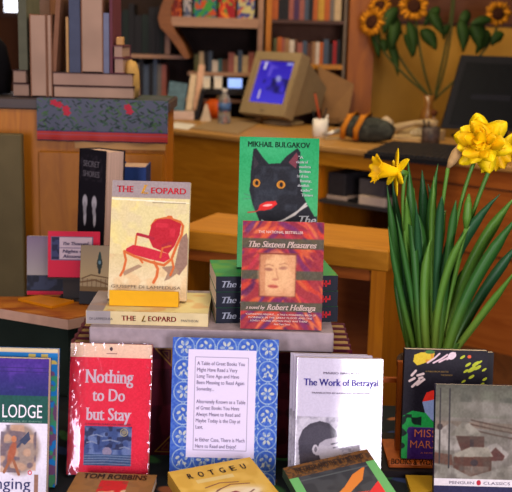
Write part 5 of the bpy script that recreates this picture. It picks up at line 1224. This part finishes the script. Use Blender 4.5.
# ================================================================== DAFFODILS
PX, PYY = 432, 1.832
pc = Vector((xfor(PX, PYY, .60), PYY, LZ+.0003))
df = empty('potted_daffodils', tuple(pc), 'potted daffodils with long green leaves at the right', 'flowers')
def dl(px, py, Y): q = at(px, py, Y); return q-pc
MB().lathe([(.045, 0), (.05, .004), (.064, .10), (.068, .102), (.068, .115), (.060, .115), (.056, .09), (.001, .088)], 32).build('pot', mat('dark clay pot', (60, 40, 30), .7), df)
MB().lathe([(.056, .09), (.05, .098), (.001, .101)], 24).build('soil', mat('dark soil', (36, 26, 20), .95, .4, 80, bump=.8), df)
def leafmat(name, top, base):
    m = bpy.data.materials.new(name); m.use_nodes = True; nt = m.node_tree; b = nt.nodes['Principled BSDF']; out = nt.nodes['Material Output']
    tc = nt.nodes.new('ShaderNodeTexCoord'); sp = nt.nodes.new('ShaderNodeSeparateXYZ'); r = nt.nodes.new('ShaderNodeValToRGB'); mp = nt.nodes.new('ShaderNodeMapRange')
    mp.inputs['From Min'].default_value = .08; mp.inputs['From Max'].default_value = .36
    nt.links.new(tc.outputs['Object'], sp.inputs[0]); nt.links.new(sp.outputs['Z'], mp.inputs['Value']); nt.links.new(mp.outputs[0], r.inputs['Fac'])
    r.color_ramp.elements[0].color = (*lin(base), 1); r.color_ramp.elements[1].color = (*lin(top), 1); r.color_ramp.elements[1].position = .6
    nt.links.new(r.outputs['Color'], b.inputs['Base Color']); b.inputs['Roughness'].default_value = .45
    t_ = nt.nodes.new('ShaderNodeBsdfTranslucent'); mx = nt.nodes.new('ShaderNodeMixShader'); mx.inputs[0].default_value = .3
    nt.links.new(r.outputs['Color'], t_.inputs['Color']); nt.links.new(b.outputs[0], mx.inputs[1]); nt.links.new(t_.outputs[0], mx.inputs[2]); nt.links.new(mx.outputs[0], out.inputs[0])
    return m
LM = [leafmat('daffodil leaf mid green', (58, 116, 44), (134, 172, 48)), leafmat('daffodil leaf blue green', (44, 98, 54), (110, 156, 46)), leafmat('daffodil leaf light green', (98, 150, 50), (160, 186, 70))]
LV = [(405, 398, 270, 387, 186, 7), (410, 404, 270, 392, 176, 8), (412, 410, 270, 406, 196, 9), (416, 414, 250, 408, 160, 8), (420, 424, 250, 422, 170, 10), (424, 430, 260, 434, 190, 9), (427, 428, 250, 438, 164, 8), (430, 436, 260, 428, 184, 9), (434, 436, 270, 446, 210, 9), (436, 448, 260, 456, 200, 8), (438, 450, 270, 500, 194, 11), (440, 468, 270, 516, 196, 12), (442, 470, 290, 520, 214, 12), (445, 478, 300, 522, 240, 11), (450, 470, 330, 520, 265, 8), (418, 412, 300, 396, 214, 6), (426, 420, 280, 416, 200, 7), (432, 442, 290, 470, 226, 8), (408, 400, 310, 396, 262, 6), (422, 418, 300, 424, 230, 8), (437, 444, 300, 462, 245, 8), (414, 402, 300, 388, 226, 6), (446, 452, 300, 474, 260, 9), (420, 416, 270, 414, 188, 8), (428, 424, 270, 418, 214, 9), (433, 438, 250, 442, 196, 8), (425, 424, 300, 430, 240, 9), (417, 410, 300, 402, 236, 8), (438, 440, 300, 450, 230, 9), (430, 432, 260, 434, 176, 7), (411, 408, 320, 402, 280, 7)]
for i, (bx_, mx, my, tx, ty, wd) in enumerate(LV):
    Y0 = PYY+random.uniform(-.03, .03); Y1 = PYY+random.uniform(-.07, .07)
    b_ = Vector(((bx_-PX)*.0018*.75, Y0-PYY, .095)); m_ = dl(mx, my, (Y0+Y1)/2); t_ = dl(tx, ty, Y1)
    m2 = m_*2 - (b_+t_)*.5
    pts = bez([b_, m2, t_], 14); w_ = wd*.0021; n = len(pts)
    ribbon(pts, [w_*(.75+.25*k/(n-1)) if k < n-4 else w_*(n-1-k+.15)/3.6 for k in range(n)], .0011, fold=.12).build('leaf', LM[(i*7) % 3], df)
YP = mat('daffodil petal yellow', (250, 212, 10), .5, .08, 30); YC = mat('daffodil cup yellow', (252, 196, 8), .5, .08, 30)
SG = LM[2]
def stem(pts, rad=.0035): MB().tube(bez(pts, 12), rad, 8).build('stem', SG, df)
def axes(fdir):
    fdir = Vector(fdir).normalized(); a_ = fdir.cross(Vector((0, 0, 1))); a_ = a_.normalized() if a_.length > .1 else Vector((1, 0, 0)); return fdir, a_, a_.cross(fdir)
def petal(c, fdir, ang, L_, wd, cup_, m, nm='petal', par=None):
    fdir, a_, b_ = axes(fdir); rd_ = a_*math.cos(ang)+b_*math.sin(ang)
    pts = [c + rd_*(L_*s_) + fdir*(cup_*L_*(s_**1.4)) for s_ in (0.04, .2, .4, .6, .8, .93, 1.0)]
    return ribbon(pts, [wd*k for k in (.35, .75, 1, .98, .75, .4, .06)], .0008, fdir, .10).build(nm, m, par or df)
# flower 1: trumpet pointing left
Y1 = 1.80; c1 = dl(397, 172, Y1); d1 = Vector((-.95, -.25, .12))
e = MB(); fd, a_, b_ = axes(d1); Mx = Matrix(((a_.x, b_.x, fd.x, c1.x), (a_.y, b_.y, fd.y, c1.y), (a_.z, b_.z, fd.z, c1.z), (0, 0, 0, 1)))
seg = 36; prof = [(.007, -.004), (.009, .008), (.012, .02), (.015, .032), (.021, .041), (.025, .043)]
vs = []; fs = []
for sgn in (0, 1):
    for i, (r_, z_) in enumerate(prof):
        for k in range(seg):
            an = 2*PI*k/seg; fr2 = 1+(.10*math.sin(9*an) if i >= 4 else 0)+(.05*math.sin(17*an) if i == 5 else 0); rr_ = r_*fr2-(.0008 if sgn else 0); vs.append((rr_*math.cos(an), rr_*math.sin(an), z_+(.003*math.sin(9*an+1) if i >= 4 else 0)+(.0004 if sgn else 0)))
N = len(prof)
for sgn in (0, 1):
    for i in range(N-1):
        for k in range(seg): fs.append(tuple(sgn*N*seg+q for q in (i*seg+k, i*seg+(k+1) % seg, (i+1)*seg+(k+1) % seg, (i+1)*seg+k)))
for k in range(seg): fs.append(((N-1)*seg+k, (N-1)*seg+(k+1) % seg, N*seg+(N-1)*seg+(k+1) % seg, N*seg+(N-1)*seg+k))
MB().add(vs, fs, 0, True, Mx).build('trumpet', YC, df)
for k in range(6): petal(c1, d1, k*PI/3+.35, .043, .019, .05 if k % 2 else -.12, YP)
MB().tube([c1-fd*.002, c1-fd*.012, c1-fd*.022], [.005, .006, .004], 10).build('flower_base', LM[2], df)
stem([(-.012, 0, .09), dl(408, 280, Y1+.03), dl(396, 200, Y1), dl(404, 176, Y1), c1-fd*.02])
# flower 2: big double bloom facing left and towards the viewer
Y2 = 1.80; c2_ = dl(482, 142, Y2); d2 = Vector((-.35, -.9, .25)); fd2, a2, b2 = axes(d2)
for k in range(6): petal(c2_-fd2*.006, d2, k*PI/3+.2, .056, .036, -.02 if k % 2 else -.2, YP)
for k in range(7): petal(c2_, d2, k*2*PI/7+.5, .044, .034, .35, YP)
for k in range(10): petal(c2_+fd2*.004+a2*.012*math.cos(k*1.9)+b2*.012*math.sin(k*1.9), d2, k*2*PI/10+.1, random.uniform(.026, .036), .028, random.uniform(.5, 1.0), YC, 'inner_petal')
for k in range(8): petal(c2_+fd2*.014+a2*.008*math.cos(k*2.3)+b2*.008*math.sin(k*2.3), d2, k*2*PI/8, random.uniform(.016, .024), .022, 1.3, YC, 'inner_petal')
# flower 3: bloom behind at the right, turned away, low
c3 = dl(498, 153, Y2+.02); d3 = Vector((.35, -.8, -.45))
for k in range(6): petal(c3, d3, k*PI/3, .046, .032, .1 if k % 2 else -.1, YP)
for k in range(8): petal(c3, d3, k*2*PI/8+.3, random.uniform(.022, .032), .024, .8, YC, 'inner_petal')
MB().tube([c2_-fd2*.004, c2_-fd2*.018, c2_-fd2*.03], [.006, .007, .004], 10).build('flower_base', LM[2], df)
stem([(.008, 0, .09), dl(442, 270, Y2+.03), dl(458, 210, Y2+.02), dl(468, 165, Y2+.02), c2_-fd2*.028])
stem([(.014, .01, .09), dl(452, 270, Y2+.04), dl(468, 220, Y2+.03), dl(486, 176, Y2+.03), c3+Vector((0, .012, -.004))], .004)
# withered papery bud and closed green bud
pb0, pb1 = dl(448, 168, Y2+.01), dl(463, 143, Y2+.01)
MB().tube([pb0, pb0.lerp(pb1, .25), pb0.lerp(pb1, .55), pb0.lerp(pb1, .85), pb1], [.003, .008, .010, .007, .002], 12).build('papery_bud', mat('papery sheath', (176, 142, 92), .8, .2, 60), df)
stem([(.0, .01, .09), dl(434, 270, Y2+.03), dl(440, 215, Y2+.01), pb0], .0035)
pg0, pg1 = dl(466, 228, Y2+.01), dl(469, 194, Y2+.01)
MB().tube([pg0, pg0.lerp(pg1, .3), pg0.lerp(pg1, .7), pg1], [.004, .008, .007, .002], 12).build('green_bud', LM[2], df)
stem([(.01, -.01, .09), dl(448, 290, Y2+.02), dl(460, 255, Y2+.01), pg0], .0035)
